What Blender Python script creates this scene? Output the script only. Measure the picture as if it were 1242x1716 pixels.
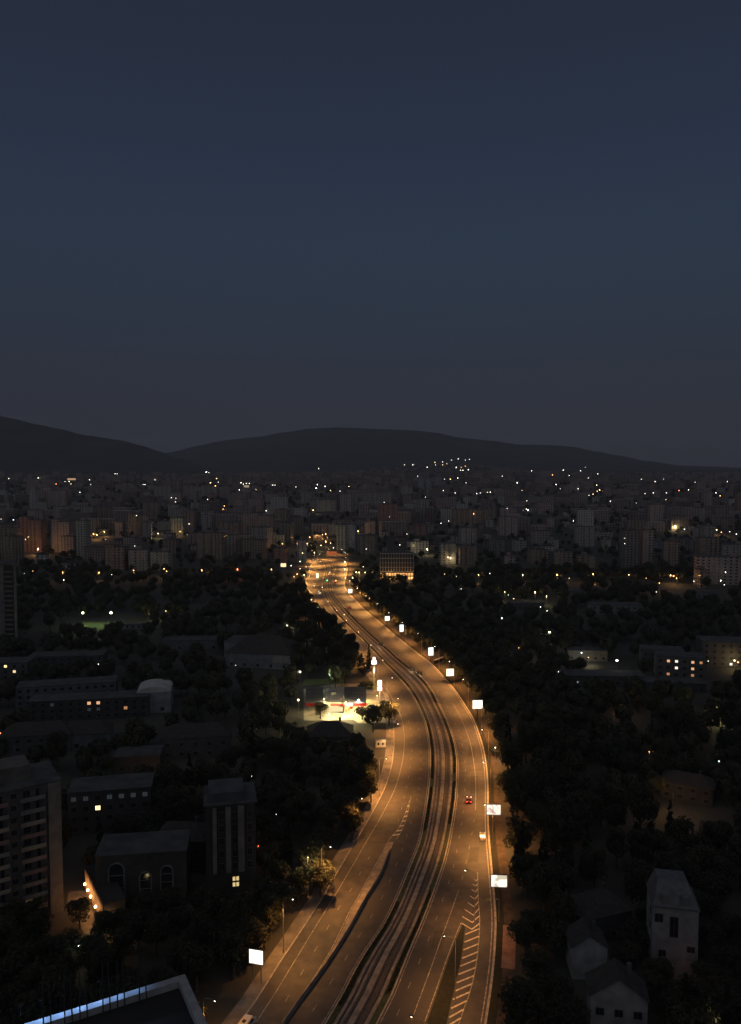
import bpy, bmesh, math, random
from mathutils import Vector, Matrix, noise
R = math.radians
random.seed(11)
sc = bpy.context.scene
for o in list(bpy.data.objects): bpy.data.objects.remove(o)
COL = sc.collection

# ------------------------------------------------------------------ camera
CAMH, FPX, CX, CY, HZ = 110.0, 1290.0, 621.0, 858.0, 785.0
PITCH = math.atan((CY - HZ) / FPX)
cam_d = bpy.data.cameras.new('camera'); cam = bpy.data.objects.new('camera', cam_d); COL.objects.link(cam)
cam.location = (0, 0, CAMH); cam.rotation_euler = (math.pi / 2 - PITCH, 0, 0)
cam_d.sensor_fit = 'VERTICAL'; cam_d.sensor_height = 36; cam_d.lens = 36 * FPX / 1716
cam_d.clip_start = 1; cam_d.clip_end = 60000
sc.camera = cam

# ------------------------------------------------------------------ world, dusk light, exposure
world = bpy.data.worlds.new('World'); sc.world = world; world.use_nodes = True
wn = world.node_tree; wn.nodes.clear()
SUN_EL, SUN_AZ = 20.0, 200.0          # behind the camera
sky = wn.nodes.new('ShaderNodeTexSky'); sky.sky_type = 'NISHITA'; sky.sun_disc = False
sky.sun_elevation = R(SUN_EL); sky.sun_rotation = R(SUN_AZ); sky.altitude = 600
bg = wn.nodes.new('ShaderNodeBackground'); bg.inputs['Strength'].default_value = 0.002
# deep blue of the late dusk by height above the horizon, the same all round
wtc = wn.nodes.new('ShaderNodeNewGeometry'); wmm = wn.nodes.new('ShaderNodeMath'); wmm.operation = 'ABSOLUTE'; wsx = wn.nodes.new('ShaderNodeSeparateXYZ'); wcr = wn.nodes.new('ShaderNodeValToRGB')
cr_ = wcr.color_ramp; cr_.interpolation = 'CARDINAL'
for p_, c_ in ((0, (.0100, .0108, .0190)), (.07, (.0135, .0150, .0260)), (.15, (.0180, .0232, .0385)), (.27, (.0197, .0310, .0545)), (.38, (.0183, .0268, .0505)), (.52, (.0155, .0220, .0390)), (1, (.0135, .0190, .033))):
    e_ = cr_.elements[0] if p_ == 0 else cr_.elements[len(cr_.elements) - 1] if p_ == 1 else cr_.elements.new(p_)
    e_.position = p_; e_.color = (*c_, 1)
bg2 = wn.nodes.new('ShaderNodeBackground'); bg2.inputs['Strength'].default_value = 0.95
wad = wn.nodes.new('ShaderNodeAddShader'); wo = wn.nodes.new('ShaderNodeOutputWorld')
wn.links.new(wtc.outputs['Incoming'], wsx.inputs[0]); wn.links.new(wsx.outputs['Z'], wmm.inputs[0]); wn.links.new(wmm.outputs[0], wcr.inputs['Fac'])
wn.links.new(wcr.outputs['Color'], bg2.inputs[0]); wn.links.new(sky.outputs[0], bg.inputs[0])
wn.links.new(bg.outputs[0], wad.inputs[0]); wn.links.new(bg2.outputs[0], wad.inputs[1]); wn.links.new(wad.outputs[0], wo.inputs[0])
# last glow of the dusk: very weak and very soft, from behind the camera
sd = bpy.data.lights.new('dusk_glow', 'SUN'); sun = bpy.data.objects.new('dusk_glow', sd); COL.objects.link(sun)
sd.energy = 0.36; sd.angle = R(160); sd.color = (1.0, 0.95, 0.93)
sun.rotation_euler = (R(52), 0, R(-20))
sc.view_settings.view_transform = 'Standard'; sc.view_settings.look = 'None'
sc.view_settings.exposure = 0.0; sc.view_settings.gamma = 1.0
sc.render.engine = 'CYCLES'
cy = sc.cycles
cy.use_denoising = True; cy.max_bounces = 4; cy.diffuse_bounces = 2; cy.glossy_bounces = 2
cy.transmission_bounces = 2; cy.volume_bounces = 0; cy.sample_clamp_indirect = 2.0
cy.use_light_tree = True

# ------------------------------------------------------------------ helpers: places
def T(x, y):
    """height of the ground: flat city, then the foot of the mountains"""
    r = max(0.0, y - 1100)
    lin = 0.03 * r - 6 * (1 - math.exp(-r / 200))
    z = 112 * math.tanh(lin / 112)
    z += 62 * math.exp(-((x - 420) / 420) ** 2 - ((y - 4600) / 800) ** 2)
    return z
def ray(px, py):
    a, b = (px - CX) / FPX, (CY - py) / FPX
    c, s = math.cos(PITCH), math.sin(PITCH)
    return Vector((a, c + b * s, -s + b * c))
def at(px, py, z=0.0):
    """point of the level z seen in that direction"""
    d = ray(px, py); t = (z - CAMH) / d.z
    return Vector((d.x * t, d.y * t, z))
def on_ground(px, py, h=0.0, ymax=5600):
    d = ray(px, py); t = 60.0
    while t < ymax:
        p = d * t
        if CAMH + p.z < T(p.x, p.y) + h: break
        t += 1 + t * 0.002
    p = d * t
    return Vector((p.x, p.y, CAMH + p.z - h)), t
def at_dist(px, py, Y):
    d = ray(px, py); t = Y / d.y
    return Vector((d.x * t, Y, CAMH + d.z * t))
def G2(pts): return [at(x, y, 0).xy for x, y in pts]
def smooth(pts, step=4.0):
    """Catmull-Rom through the points, evenly spaced"""
    P = [pts[0] * 2 - pts[1]] + list(pts) + [pts[-1] * 2 - pts[-2]]
    out = []
    for i in range(1, len(P) - 2):
        p0, p1, p2, p3 = P[i - 1:i + 3]; n = max(2, int((p2 - p1).length / 1.5))
        for k in range(n):
            t = k / n
            out.append(0.5 * ((2 * p1) + (p2 - p0) * t + (2 * p0 - 5 * p1 + 4 * p2 - p3) * t * t + (3 * p1 - p0 - 3 * p2 + p3) * t ** 3))
    out.append(P[-2])
    return resample(out, max(2, int(length(out) / step)))
def length(p): return sum((p[i + 1] - p[i]).length for i in range(len(p) - 1))
def resample(p, n):
    L = [0]
    for i in range(len(p) - 1): L.append(L[-1] + (p[i + 1] - p[i]).length)
    out = []; j = 0
    for k in range(n + 1):
        s = L[-1] * k / n
        while j < len(p) - 2 and L[j + 1] < s: j += 1
        q = (s - L[j]) / max(1e-9, L[j + 1] - L[j]); out.append(p[j].lerp(p[j + 1], min(1, max(0, q))))
    return out
def offset(p, d):
    """to the right of the walking direction when d > 0"""
    out = []
    for i in range(len(p)):
        a, b = p[max(0, i - 1)], p[min(len(p) - 1, i + 1)]; t = (b - a).normalized()
        out.append(p[i] + Vector((t.y, -t.x)) * d)
    return out
def extend(p, d):
    t = (p[0] - p[1]).normalized(); return [p[0] + t * d] + list(p)
def point_at(p, s):
    for i in range(len(p) - 1):
        l = (p[i + 1] - p[i]).length
        if s <= l: return p[i].lerp(p[i + 1], s / l), (p[i + 1] - p[i]).normalized()
        s -= l
    return p[-1], (p[-1] - p[-2]).normalized()
def x_at(p, y):
    """x of a polyline at the distance y, with its direction"""
    for i in range(len(p) - 1):
        a, b = p[i], p[i + 1]
        if (a.y - y) * (b.y - y) <= 0 and a.y != b.y:
            return a.lerp(b, (y - a.y) / (b.y - a.y)), (b - a).normalized()
    return (p[0] if abs(y - p[0].y) < abs(y - p[-1].y) else p[-1]), Vector((0, 1))

# ------------------------------------------------------------------ helpers: materials
MATS = {}
def nt(name):
    m = bpy.data.materials.new(name); m.use_nodes = True; t = m.node_tree; t.nodes.clear()
    o = t.nodes.new('ShaderNodeOutputMaterial'); MATS[name] = m; return m, t, o
def N(t, kind, **kw):
    n = t.nodes.new(kind)
    for k, v in kw.items():
        if k.startswith('i_'): n.inputs[k[2:].replace('_', ' ')].default_value = v
        else: setattr(n, k, v)
    return n
def surf(name, c1, c2, scale=1.0, rough=0.8, detail=6, bump=0.0, metal=0.0, scale2=None, c3=None, spec=0.5, coord='Object'):
    """two or three colours mottled by noise"""
    m, t, o = nt(name); L = t.links.new
    b = N(t, 'ShaderNodeBsdfPrincipled'); b.inputs['Roughness'].default_value = rough; b.inputs['Metallic'].default_value = metal
    b.inputs['Specular IOR Level'].default_value = spec
    tc = N(t, 'ShaderNodeTexCoord'); no = N(t, 'ShaderNodeTexNoise'); no.inputs['Scale'].default_value = scale; no.inputs['Detail'].default_value = detail
    L(tc.outputs[coord], no.inputs['Vector'])
    cr = N(t, 'ShaderNodeValToRGB'); cr.color_ramp.elements[0].position = 0.35; cr.color_ramp.elements[1].position = 0.65
    cr.color_ramp.elements[0].color = (*c1, 1); cr.color_ramp.elements[1].color = (*c2, 1)
    L(no.outputs['Fac'], cr.inputs['Fac']); out = cr.outputs['Color']
    if c3:
        n2 = N(t, 'ShaderNodeTexNoise'); n2.inputs['Scale'].default_value = scale2; n2.inputs['Detail'].default_value = 3
        L(tc.outputs[coord], n2.inputs['Vector'])
        r2 = N(t, 'ShaderNodeValToRGB'); r2.color_ramp.elements[0].position = 0.52; r2.color_ramp.elements[1].position = 0.62
        L(n2.outputs['Fac'], r2.inputs['Fac'])
        mx = N(t, 'ShaderNodeMix', data_type='RGBA'); L(r2.outputs['Color'], mx.inputs['Factor']); L(out, mx.inputs['A'])
        mx.inputs['B'].default_value = (*c3, 1); out = mx.outputs['Result']
    L(out, b.inputs['Base Color'])
    if bump:
        bp = N(t, 'ShaderNodeBump'); bp.inputs['Strength'].default_value = bump; bp.inputs['Distance'].default_value = 0.05
        L(no.outputs['Fac'], bp.inputs['Height']); L(bp.outputs['Normal'], b.inputs['Normal'])
    L(b.outputs[0], o.inputs['Surface']); return m
def emit(name, col, s):
    m, t, o = nt(name); e = N(t, 'ShaderNodeEmission'); e.inputs['Color'].default_value = (*col, 1); e.inputs['Strength'].default_value = s
    t.links.new(e.outputs[0], o.inputs['Surface']); return m

M_ground = surf('city_ground', (.034, .036, .03), (.05, .05, .045), .02, .95, 8, c3=(.042, .04, .037), scale2=.006)
M_hill = surf('wooded_slope', (.022, .03, .024), (.042, .05, .04), .004, 1.0, 8)
M_asphalt = surf('asphalt', (.045, .044, .043), (.075, .072, .069), .35, .62, 8, .15, c3=(.058, .056, .053), scale2=.05, spec=.4)
M_patch = surf('asphalt_patch', (.03, .03, .03), (.045, .044, .043), .6, .7, 6, .2)
M_paint = surf('road_paint', (.12, .115, .105), (.40, .38, .34), 1.3, .6, 8)
M_fresh = surf('fresh_paint', (.34, .32, .28), (.62, .58, .50), 1.5, .6, 6)
M_island = surf('island_slab', (.15, .135, .12), (.27, .245, .215), .5, .8, 8, .2)
M_kerb = surf('kerb_stone', (.24, .23, .20), (.42, .39, .35), .8, .8, 6, .2)
M_paving = surf('red_paving', (.16, .09, .07), (.27, .16, .12), .5, .8, 8, .2)
M_slab = surf('concrete_slab', (.10, .095, .085), (.20, .185, .165), .3, .8, 8, .2)
M_ballast = surf('track_ballast', (.045, .041, .036), (.095, .085, .074), 1.6, .95, 8, .5)
M_rail = surf('rail_steel', (.10, .09, .085), (.22, .20, .19), 2, .35, 4, metal=.8)
M_grass = surf('grass', (.02, .03, .012), (.05, .065, .025), .9, .95, 8, .4)
M_lawn = surf('lawn', (.07, .10, .03), (.12, .15, .05), .6, .95, 8, .3)
M_pole = surf('galvanised_steel', (.16, .16, .155), (.28, .28, .27), 2, .5, 4, metal=.5)
M_dark = surf('dark_metal', (.02, .02, .021), (.04, .04, .042), 3, .5, 4, metal=.3)
M_roof = surf('flat_roof', (.035, .037, .042), (.075, .075, .078), .25, .85, 8, c3=(.05, .05, .055), scale2=.08)
M_tile = surf('tile_roof', (.020, .018, .018), (.038, .033, .032), .8, .85, 8, .3)
M_white = surf('pale_plaster', (.30, .30, .30), (.42, .42, .42), .25, .85, 8)
M_glass = surf('dark_pane', (.012, .014, .018), (.03, .033, .04), .4, .12, 3)
M_frame = surf('window_frame', (.30, .30, .30), (.42, .41, .40), 2, .6, 3)
M_sash = surf('dark_sash', (.07, .07, .07), (.11, .11, .108), 2, .6, 3)
M_wedge = surf('dark_ivy', (.008, .010, .006), (.017, .020, .011), .9, .95, 8, .4)
M_red = surf('red_fascia', (.45, .02, .02), (.55, .035, .03), 1, .45, 3)
M_yard = surf('pale_concrete', (.30, .29, .25), (.46, .44, .38), .25, .8, 8)
M_bark = surf('bark', (.05, .04, .03), (.10, .08, .06), 3, .95, 6, .4)
M_coping = surf('parapet_coping', (.20, .21, .22), (.30, .31, .32), .8, .6, 6)
M_membrane = surf('roof_membrane', (.008, .008, .009), (.016, .016, .017), .4, .9, 8)
M_tyre = surf('tyre_rubber', (.015, .015, .015), (.025, .025, .025), 4, .8, 3)

def leaf_mat(name, a, b):
    m, t, o = nt(name); L = t.links.new
    oi = N(t, 'ShaderNodeObjectInfo'); ge = N(t, 'ShaderNodeNewGeometry')
    ad = N(t, 'ShaderNodeMath', operation='ADD'); L(oi.outputs['Random'], ad.inputs[0]); L(ge.outputs['Random Per Island'], ad.inputs[1])
    mu = N(t, 'ShaderNodeMath', operation='MULTIPLY'); L(ad.outputs[0], mu.inputs[0]); mu.inputs[1].default_value = .5
    cr = N(t, 'ShaderNodeValToRGB'); cr.color_ramp.elements[0].color = (*a, 1); cr.color_ramp.elements[1].color = (*b, 1)
    L(mu.outputs[0], cr.inputs['Fac'])
    d = N(t, 'ShaderNodeBsdfPrincipled'); d.inputs['Roughness'].default_value = .7; d.inputs['Specular IOR Level'].default_value = .25
    tr = N(t, 'ShaderNodeBsdfTranslucent'); mx = N(t, 'ShaderNodeMixShader'); mx.inputs[0].default_value = .5
    L(cr.outputs['Color'], d.inputs['Base Color']); L(cr.outputs['Color'], tr.inputs['Color'])
    L(d.outputs[0], mx.inputs[1]); L(tr.outputs[0], mx.inputs[2]); L(mx.outputs[0], o.inputs['Surface']); return m
M_leaf = leaf_mat('leaves', (.048, .054, .037), (.075, .082, .052))
M_needle = leaf_mat('dark_needles', (.015, .025, .014), (.035, .05, .025))

def facade_mat():
    """far walls: colour from the object, rows of windows too small to build"""
    m, t, o = nt('far_facade'); L = t.links.new
    def mth(op, a, b=None):
        n = N(t, 'ShaderNodeMath', operation=op)
        for i, v in enumerate((a, b)):
            if v is None: continue
            if isinstance(v, (int, float)): n.inputs[i].default_value = v
            else: L(v, n.inputs[i])
        return n.outputs[0]
    tc = N(t, 'ShaderNodeTexCoord'); sx = N(t, 'ShaderNodeSeparateXYZ'); L(tc.outputs['Object'], sx.inputs[0])
    sn = N(t, 'ShaderNodeSeparateXYZ'); L(tc.outputs['Normal'], sn.inputs[0])
    side = mth('GREATER_THAN', mth('ABSOLUTE', sn.outputs[0]), .7)
    up = mth('LESS_THAN', mth('ABSOLUTE', sn.outputs[2]), .5)
    u = mth('ADD', mth('MULTIPLY', sx.outputs[1], side), mth('MULTIPLY', sx.outputs[0], mth('SUBTRACT', 1.0, side)))
    oi = N(t, 'ShaderNodeObjectInfo')
    per = mth('ADD', 3.0, mth('MULTIPLY', oi.outputs['Random'], 2.4))
    fu = mth('FRACT', mth('ADD', mth('DIVIDE', u, per), 100.25)); fv = mth('FRACT', mth('DIVIDE', sx.outputs[2], 3.0))
    inu = mth('MULTIPLY', mth('GREATER_THAN', fu, .28), mth('LESS_THAN', fu, .74))
    inv = mth('MULTIPLY', mth('GREATER_THAN', fv, .30), mth('LESS_THAN', fv, .78))
    win = mth('MULTIPLY', mth('MULTIPLY', inu, inv), up)
    bandm = mth('MULTIPLY', mth('LESS_THAN', fv, .10), up)
    wnz = N(t, 'ShaderNodeTexWhiteNoise', noise_dimensions='3D')
    cb = N(t, 'ShaderNodeCombineXYZ'); L(mth('FLOOR', mth('ADD', mth('DIVIDE', u, per), 100.25)), cb.inputs[0]); L(mth('FLOOR', mth('DIVIDE', sx.outputs[2], 3.0)), cb.inputs[1]); L(oi.outputs['Random'], cb.inputs[2])
    L(cb.outputs[0], wnz.inputs['Vector'])
    no = N(t, 'ShaderNodeTexNoise'); no.inputs['Scale'].default_value = .12; no.inputs['Detail'].default_value = 6; L(tc.outputs['Object'], no.inputs['Vector'])
    gi = N(t, 'ShaderNodeNewGeometry')
    var = mth('MULTIPLY', mth('ADD', .65, mth('MULTIPLY', gi.outputs['Random Per Island'], .7)), mth('ADD', mth('ADD', .55, mth('MULTIPLY', no.outputs['Fac'], .7)), mth('MULTIPLY', wnz.outputs['Value'], .22)))
    wl = N(t, 'ShaderNodeMix', data_type='RGBA', blend_type='MULTIPLY'); wl.inputs['Factor'].default_value = 1
    L(oi.outputs['Color'], wl.inputs['A']); cv = N(t, 'ShaderNodeCombineXYZ')
    for i in range(3): L(var, cv.inputs[i])
    L(cv.outputs[0], wl.inputs['B'])
    w2 = N(t, 'ShaderNodeMix', data_type='RGBA'); L(mth('MULTIPLY', bandm, .35), w2.inputs['Factor']); L(wl.outputs['Result'], w2.inputs['A']); w2.inputs['B'].default_value = (.08, .078, .075, 1)
    w3 = N(t, 'ShaderNodeMix', data_type='RGBA'); L(win, w3.inputs['Factor']); L(w2.outputs['Result'], w3.inputs['A']); w3.inputs['B'].default_value = (.03, .031, .035, 1)
    b = N(t, 'ShaderNodeBsdfPrincipled'); L(w3.outputs['Result'], b.inputs['Base Color'])
    L(mth('SUBTRACT', .9, mth('MULTIPLY', win, .7)), b.inputs['Roughness'])
    L(b.outputs[0], o.inputs['Surface']); return m
M_facade = facade_mat()
def tint_mat():
    m, t, o = nt('tinted_plaster'); L = t.links.new
    oi = N(t, 'ShaderNodeObjectInfo'); tc = N(t, 'ShaderNodeTexCoord')
    no = N(t, 'ShaderNodeTexNoise'); no.inputs['Scale'].default_value = .35; no.inputs['Detail'].default_value = 8; L(tc.outputs['Object'], no.inputs['Vector'])
    cr = N(t, 'ShaderNodeValToRGB'); cr.color_ramp.elements[0].color = (.6, .6, .6, 1); cr.color_ramp.elements[1].color = (1.15, 1.15, 1.15, 1)
    cr.color_ramp.elements[0].position = .3; cr.color_ramp.elements[1].position = .7; L(no.outputs['Fac'], cr.inputs['Fac'])
    mx = N(t, 'ShaderNodeMix', data_type='RGBA', blend_type='MULTIPLY'); mx.inputs['Factor'].default_value = 1
    L(oi.outputs['Color'], mx.inputs['A']); L(cr.outputs['Color'], mx.inputs['B'])
    b = N(t, 'ShaderNodeBsdfPrincipled'); b.inputs['Roughness'].default_value = .85; L(mx.outputs['Result'], b.inputs['Base Color']); L(b.outputs[0], o.inputs['Surface']); return m
M_tint = tint_mat()
LC = {'w': (1, .90, .74), 'c': (.74, .88, 1), 'o': (1, .50, .16), 'r': (1, .26, .09), 'y': (1, .76, .34), 'g': (.85, 1, .62)}
_em = {}
def glow(c, s):
    k = (c, round(s, 2))
    if k not in _em: _em[k] = emit('lamp_pane_glow_%s_%d' % (c, int(s * 100)), LC[c], s)
    return _em[k]

# ------------------------------------------------------------------ helpers: meshes
class MB:
    def __init__(s): s.v = []; s.f = []; s.m = []; s.cur = 0
    def face(s, pts):
        i = len(s.v); s.v += [tuple(p) for p in pts]; s.f.append(tuple(range(i, i + len(pts)))); s.m.append(s.cur); return s
    def box(s, x, y, z, sx, sy, sz, rz=0):
        """centre x, y; z is the underside"""
        c, n = math.cos(rz), math.sin(rz); i = len(s.v)
        for dz in (0, sz):
            for dx, dy in ((-1, -1), (1, -1), (1, 1), (-1, 1)):
                a, b = dx * sx / 2, dy * sy / 2; s.v.append((x + a * c - b * n, y + a * n + b * c, z + dz))
        for q in ((3, 2, 1, 0), (4, 5, 6, 7), (0, 1, 5, 4), (1, 2, 6, 5), (2, 3, 7, 6), (3, 0, 4, 7)):
            s.f.append(tuple(i + k for k in q)); s.m.append(s.cur)
        return s
    def prism(s, poly, z0, z1):
        n = len(poly); i = len(s.v)
        s.v += [(p[0], p[1], z0) for p in poly] + [(p[0], p[1], z1) for p in poly]
        s.f.append(tuple(range(i + n - 1, i - 1, -1))); s.f.append(tuple(range(i + n, i + 2 * n))); s.m += [s.cur] * 2
        for k in range(n):
            a = (k + 1) % n; s.f.append((i + k, i + a, i + n + a, i + n + k)); s.m.append(s.cur)
        return s
    def tube(s, path, rad, n=6):
        path = [Vector(p) for p in path]; rings = []
        for k, p in enumerate(path):
            d = (path[min(k + 1, len(path) - 1)] - path[max(0, k - 1)]).normalized()
            a = d.cross(Vector((0, 0, 1)) if abs(d.z) < .9 else Vector((1, 0, 0))).normalized(); b = d.cross(a)
            r = rad[k] if isinstance(rad, (list, tuple)) else rad; i = len(s.v); rings.append(i)
            for j in range(n):
                t = 2 * math.pi * j / n; s.v.append(tuple(p + (a * math.cos(t) + b * math.sin(t)) * r))
        for k in range(len(rings) - 1):
            for j in range(n):
                s.f.append((rings[k] + j, rings[k] + (j + 1) % n, rings[k + 1] + (j + 1) % n, rings[k + 1] + j)); s.m.append(s.cur)
        s.f.append(tuple(rings[0] + j for j in range(n))[::-1]); s.f.append(tuple(rings[-1] + j for j in range(n))); s.m += [s.cur] * 2
        return s
    def ball(s, x, y, z, r, n=8, k=5, sz=1.0):
        i = len(s.v)
        for a in range(k + 1):
            th = math.pi * a / k
            for b in range(n):
                ph = 2 * math.pi * b / n; s.v.append((x + r * math.sin(th) * math.cos(ph), y + r * math.sin(th) * math.sin(ph), z + r * sz * math.cos(th)))
        for a in range(k):
            for b in range(n):
                s.f.append((i + a * n + b, i + (a + 1) * n + b, i + (a + 1) * n + (b + 1) % n, i + a * n + (b + 1) % n)); s.m.append(s.cur)
        return s
    def strip(s, left, right, z):
        n = max(len(left), len(right)) - 1; l, r = resample(left, n), resample(right, n); i = len(s.v)
        for a, b in zip(l, r): s.v += [(a.x, a.y, z), (b.x, b.y, z)]
        for k in range(n): s.f.append((i + 2 * k, i + 2 * k + 1, i + 2 * k + 3, i + 2 * k + 2)); s.m.append(s.cur)
        return s
    def solid_strip(s, left, right, z0, z1):
        n = max(len(left), len(right)) - 1; l, r = resample(left, n), resample(right, n); i = len(s.v)
        for a, b in zip(l, r): s.v += [(a.x, a.y, z0), (a.x, a.y, z1), (b.x, b.y, z1), (b.x, b.y, z0)]
        for k in range(n):
            o, q = i + 4 * k, i + 4 * k + 4
            for e in range(3): s.f.append((o + e, o + e + 1, q + e + 1, q + e)); s.m.append(s.cur)
        s.f.append((i, i + 3, i + 2, i + 1)); e = i + 4 * n; s.f.append((e, e + 1, e + 2, e + 3)); s.m += [s.cur] * 2
        return s
    def mesh(s, name, mats):
        me = bpy.data.meshes.new(name); me.from_pydata(s.v, [], s.f)
        for m in (mats if isinstance(mats, (list, tuple)) else [mats]): me.materials.append(m)
        me.polygons.foreach_set('material_index', s.m); me.update(); return me
    def build(s, name, mats, parent=None, loc=None):
        return put(name, s.mesh(name, mats), parent, loc)
def put(name, me, parent=None, loc=None, rz=0, col=None):
    o = bpy.data.objects.new(name, me); COL.objects.link(o)
    if parent: o.parent = parent
    if loc is not None: o.location = loc
    if rz: o.rotation_euler = (0, 0, rz)
    if col: o.color = (*col, 1)
    return o
def empty(name, loc, rz=0):
    o = bpy.data.objects.new(name, None); COL.objects.link(o); o.location = loc; o.rotation_euler = (0, 0, rz); o.empty_display_size = .5; return o
def tag(o, label=None, cat=None, group=None, kind=None):
    if label: o['label'] = label
    if cat: o['category'] = cat
    if group: o['group'] = group
    if kind: o['kind'] = kind
    return o
def light(name, kind, parent, loc, power, col, size=.3, spot=150, blend=.6, rot=(0, 0, 0)):
    d = bpy.data.lights.new(name, kind); d.energy = power; d.color = col
    if kind == 'SPOT': d.spot_size = R(spot); d.spot_blend = blend
    if kind == 'AREA': d.size = size
    else: d.shadow_soft_size = size
    o = bpy.data.objects.new(name, d); COL.objects.link(o); o.parent = parent; o.location = loc; o.rotation_euler = rot; return o
ORD = ('first second third fourth fifth sixth seventh eighth ninth tenth eleventh twelfth thirteenth fourteenth fifteenth sixteenth seventeenth eighteenth nineteenth twentieth').split()
def ordinal(n):
    if n < 20: return ORD[n]
    tens = ['twenty', 'thirty', 'forty', 'fifty', 'sixty'][(n + 1) // 10 - 2]; r = (n + 1) % 10
    return tens + ('-' + ORD[r - 1] if r else 'th').replace('tyth', 'tieth') if r else tens[:-1] + 'ieth'

# ================================================================== SETTING
def ground():
    xs = sorted(set([i * 60 for i in range(-16, 17)] + [i * 250 for i in range(-30, 31)] + [-14000, 14000, -10000, 10000]))
    ys = sorted(set([-400, -150] + [i * 60 for i in range(0, 24)] + [1400 + i * 180 for i in range(0, 28)] + [7000, 8500, 10500, 14000, 20000]))
    v = [(x, y, T(x, y)) for y in ys for x in xs]; n = len(xs)
    f = [(j * n + i, j * n + i + 1, (j + 1) * n + i + 1, (j + 1) * n + i) for j in range(len(ys) - 1) for i in range(n - 1)]
    me = bpy.data.meshes.new('ground'); me.from_pydata(v, [], f); me.materials.append(M_ground)
    me.polygons.foreach_set('use_smooth', [True] * len(f))
    tag(put('ground', me), kind='structure')
ground()

def ridge(crest, D, foot, back, seed, name):
    px = [c[0] for c in crest]; cols = []; x = px[0]
    while x <= px[-1]:
        for a, b in zip(crest, crest[1:]):
            if a[0] <= x <= b[0]:
                q = (x - a[0]) / (b[0] - a[0]); q2 = q * q * (3 - 2 * q); y = a[1] + (b[1] - a[1]) * (.5 * q + .5 * q2); break
        cols.append((x, y)); x += 7
    rows = [-1, -.8, -.6, -.45, -.3, -.2, -.1, -.04, 0, .3, .7, 1]; v = []
    for x, y in cols:
        c = at_dist(x, y, D); dirx = ray(x, 785).x
        for r in rows:
            Y = D + (r * foot if r < 0 else r * back); X = dirx * Y; base = T(X, Y) - 8
            k = (1 - abs(r)) if r < 0 else (1 - r); k = k ** (1.25 if r < 0 else 1)
            z = base + max(0, c.z - base) * k
            w = noise.fractal(Vector((X / 900, Y / 900, seed)), 1.0, 2.0, 5)
            z += w * (26 if r != 0 else 5) * min(1, k * 2) + (noise.noise(Vector((X / 60, Y / 60, seed))) * 4 if r > -1 else 0)
            v.append((X, Y, z))
    n = len(rows); f = [(i * n + j, i * n + j + 1, (i + 1) * n + j + 1, (i + 1) * n + j)[::-1] for i in range(len(cols) - 1) for j in range(n - 1)]
    me = bpy.data.meshes.new(name); me.from_pydata(v, [], f); me.materials.append(M_hill); me.polygons.foreach_set('use_smooth', [True] * len(f))
    tag(put(name, me), kind='structure')
ridge([(-900, 700), (-600, 670), (-300, 684), (-60, 690), (0, 697), (30, 702), (60, 710), (100, 718), (150, 730), (200, 737), (240, 747), (270, 757), (300, 768), (350, 785), (420, 800)], 5600, 1500, 2500, 3.1, 'hill_near')
ridge([(-200, 770), (100, 775), (200, 775), (250, 765), (290, 757), (330, 747), (380, 737), (430, 732), (480, 724), (520, 718), (560, 716), (600, 717), (640, 719), (690, 721), (730, 725), (770, 733), (820, 738), (870, 745), (920, 746), (960, 749), (1000, 757), (1040, 764), (1080, 772), (1150, 781), (1300, 786), (1800, 780)], 9000, 2800, 3000, 7.7, 'hill_far')

# ------------------------------------------------------------------ the boulevard, traced as it lies on the ground
M1 = smooth(extend(G2([(549, 1707), (573.6, 1666), (591, 1631), (612.6, 1595), (639, 1556), (654.6, 1527.5), (669, 1495.7), (686.5, 1453), (703, 1412), (709.5, 1380), (715, 1347), (720, 1304), (721, 1267.6), (718.5, 1237), (712, 1208), (700, 1180), (687, 1158), (676, 1144), (659, 1126), (641, 1108), (620.5, 1085.5), (602, 1067), (582, 1047.6), (561, 1025), (546, 1003), (541, 984), (543, 967), (545.7, 952), (540.5, 941.5), (529, 935)]), 40))
M2 = smooth(extend(G2([(635, 1711), (657, 1668), (672, 1631), (688.6, 1590), (703, 1557), (722, 1509), (738, 1464), (745.5, 1440), (752.3, 1411), (758.5, 1376), (763.6, 1340), (766, 1301), (765, 1265), (758.5, 1234), (747, 1204), (735, 1179), (721.5, 1153), (704, 1133), (686, 1118), (665, 1101), (643, 1081), (620.5, 1061), (598.6, 1040), (577, 1017), (561, 997), (556, 981), (557, 966), (562, 952), (557, 942.5), (540, 934)]), 40))
R1 = smooth(extend(G2([(809, 1705), (816, 1660), (822, 1610), (825.5, 1556), (825, 1526), (822, 1484), (818.5, 1443), (815.5, 1406), (814, 1370), (814, 1314), (811, 1277), (804.5, 1245), (791.5, 1207), (776, 1180.5), (761.7, 1159), (743, 1136), (722.7, 1114), (701, 1097), (677, 1078), (656, 1061), (633, 1041), (611, 1023), (592, 1003), (578, 986), (577, 972), (581, 955), (577, 940), (556, 928)]), 40))
LL = smooth(extend(G2([(436, 1703), (462, 1663), (485, 1625), (504, 1594), (527, 1556), (548, 1522), (560, 1503), (596, 1442), (615, 1409), (640, 1366), (663, 1319), (673, 1283), (677, 1257), (677.5, 1234), (674, 1208), (667, 1189), (654, 1164), (639, 1142), (620, 1117), (598, 1092), (575, 1067), (554, 1043), (533, 1018), (521, 997), (518, 980), (524, 962), (527, 947), (520, 936)]), 40))
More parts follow.
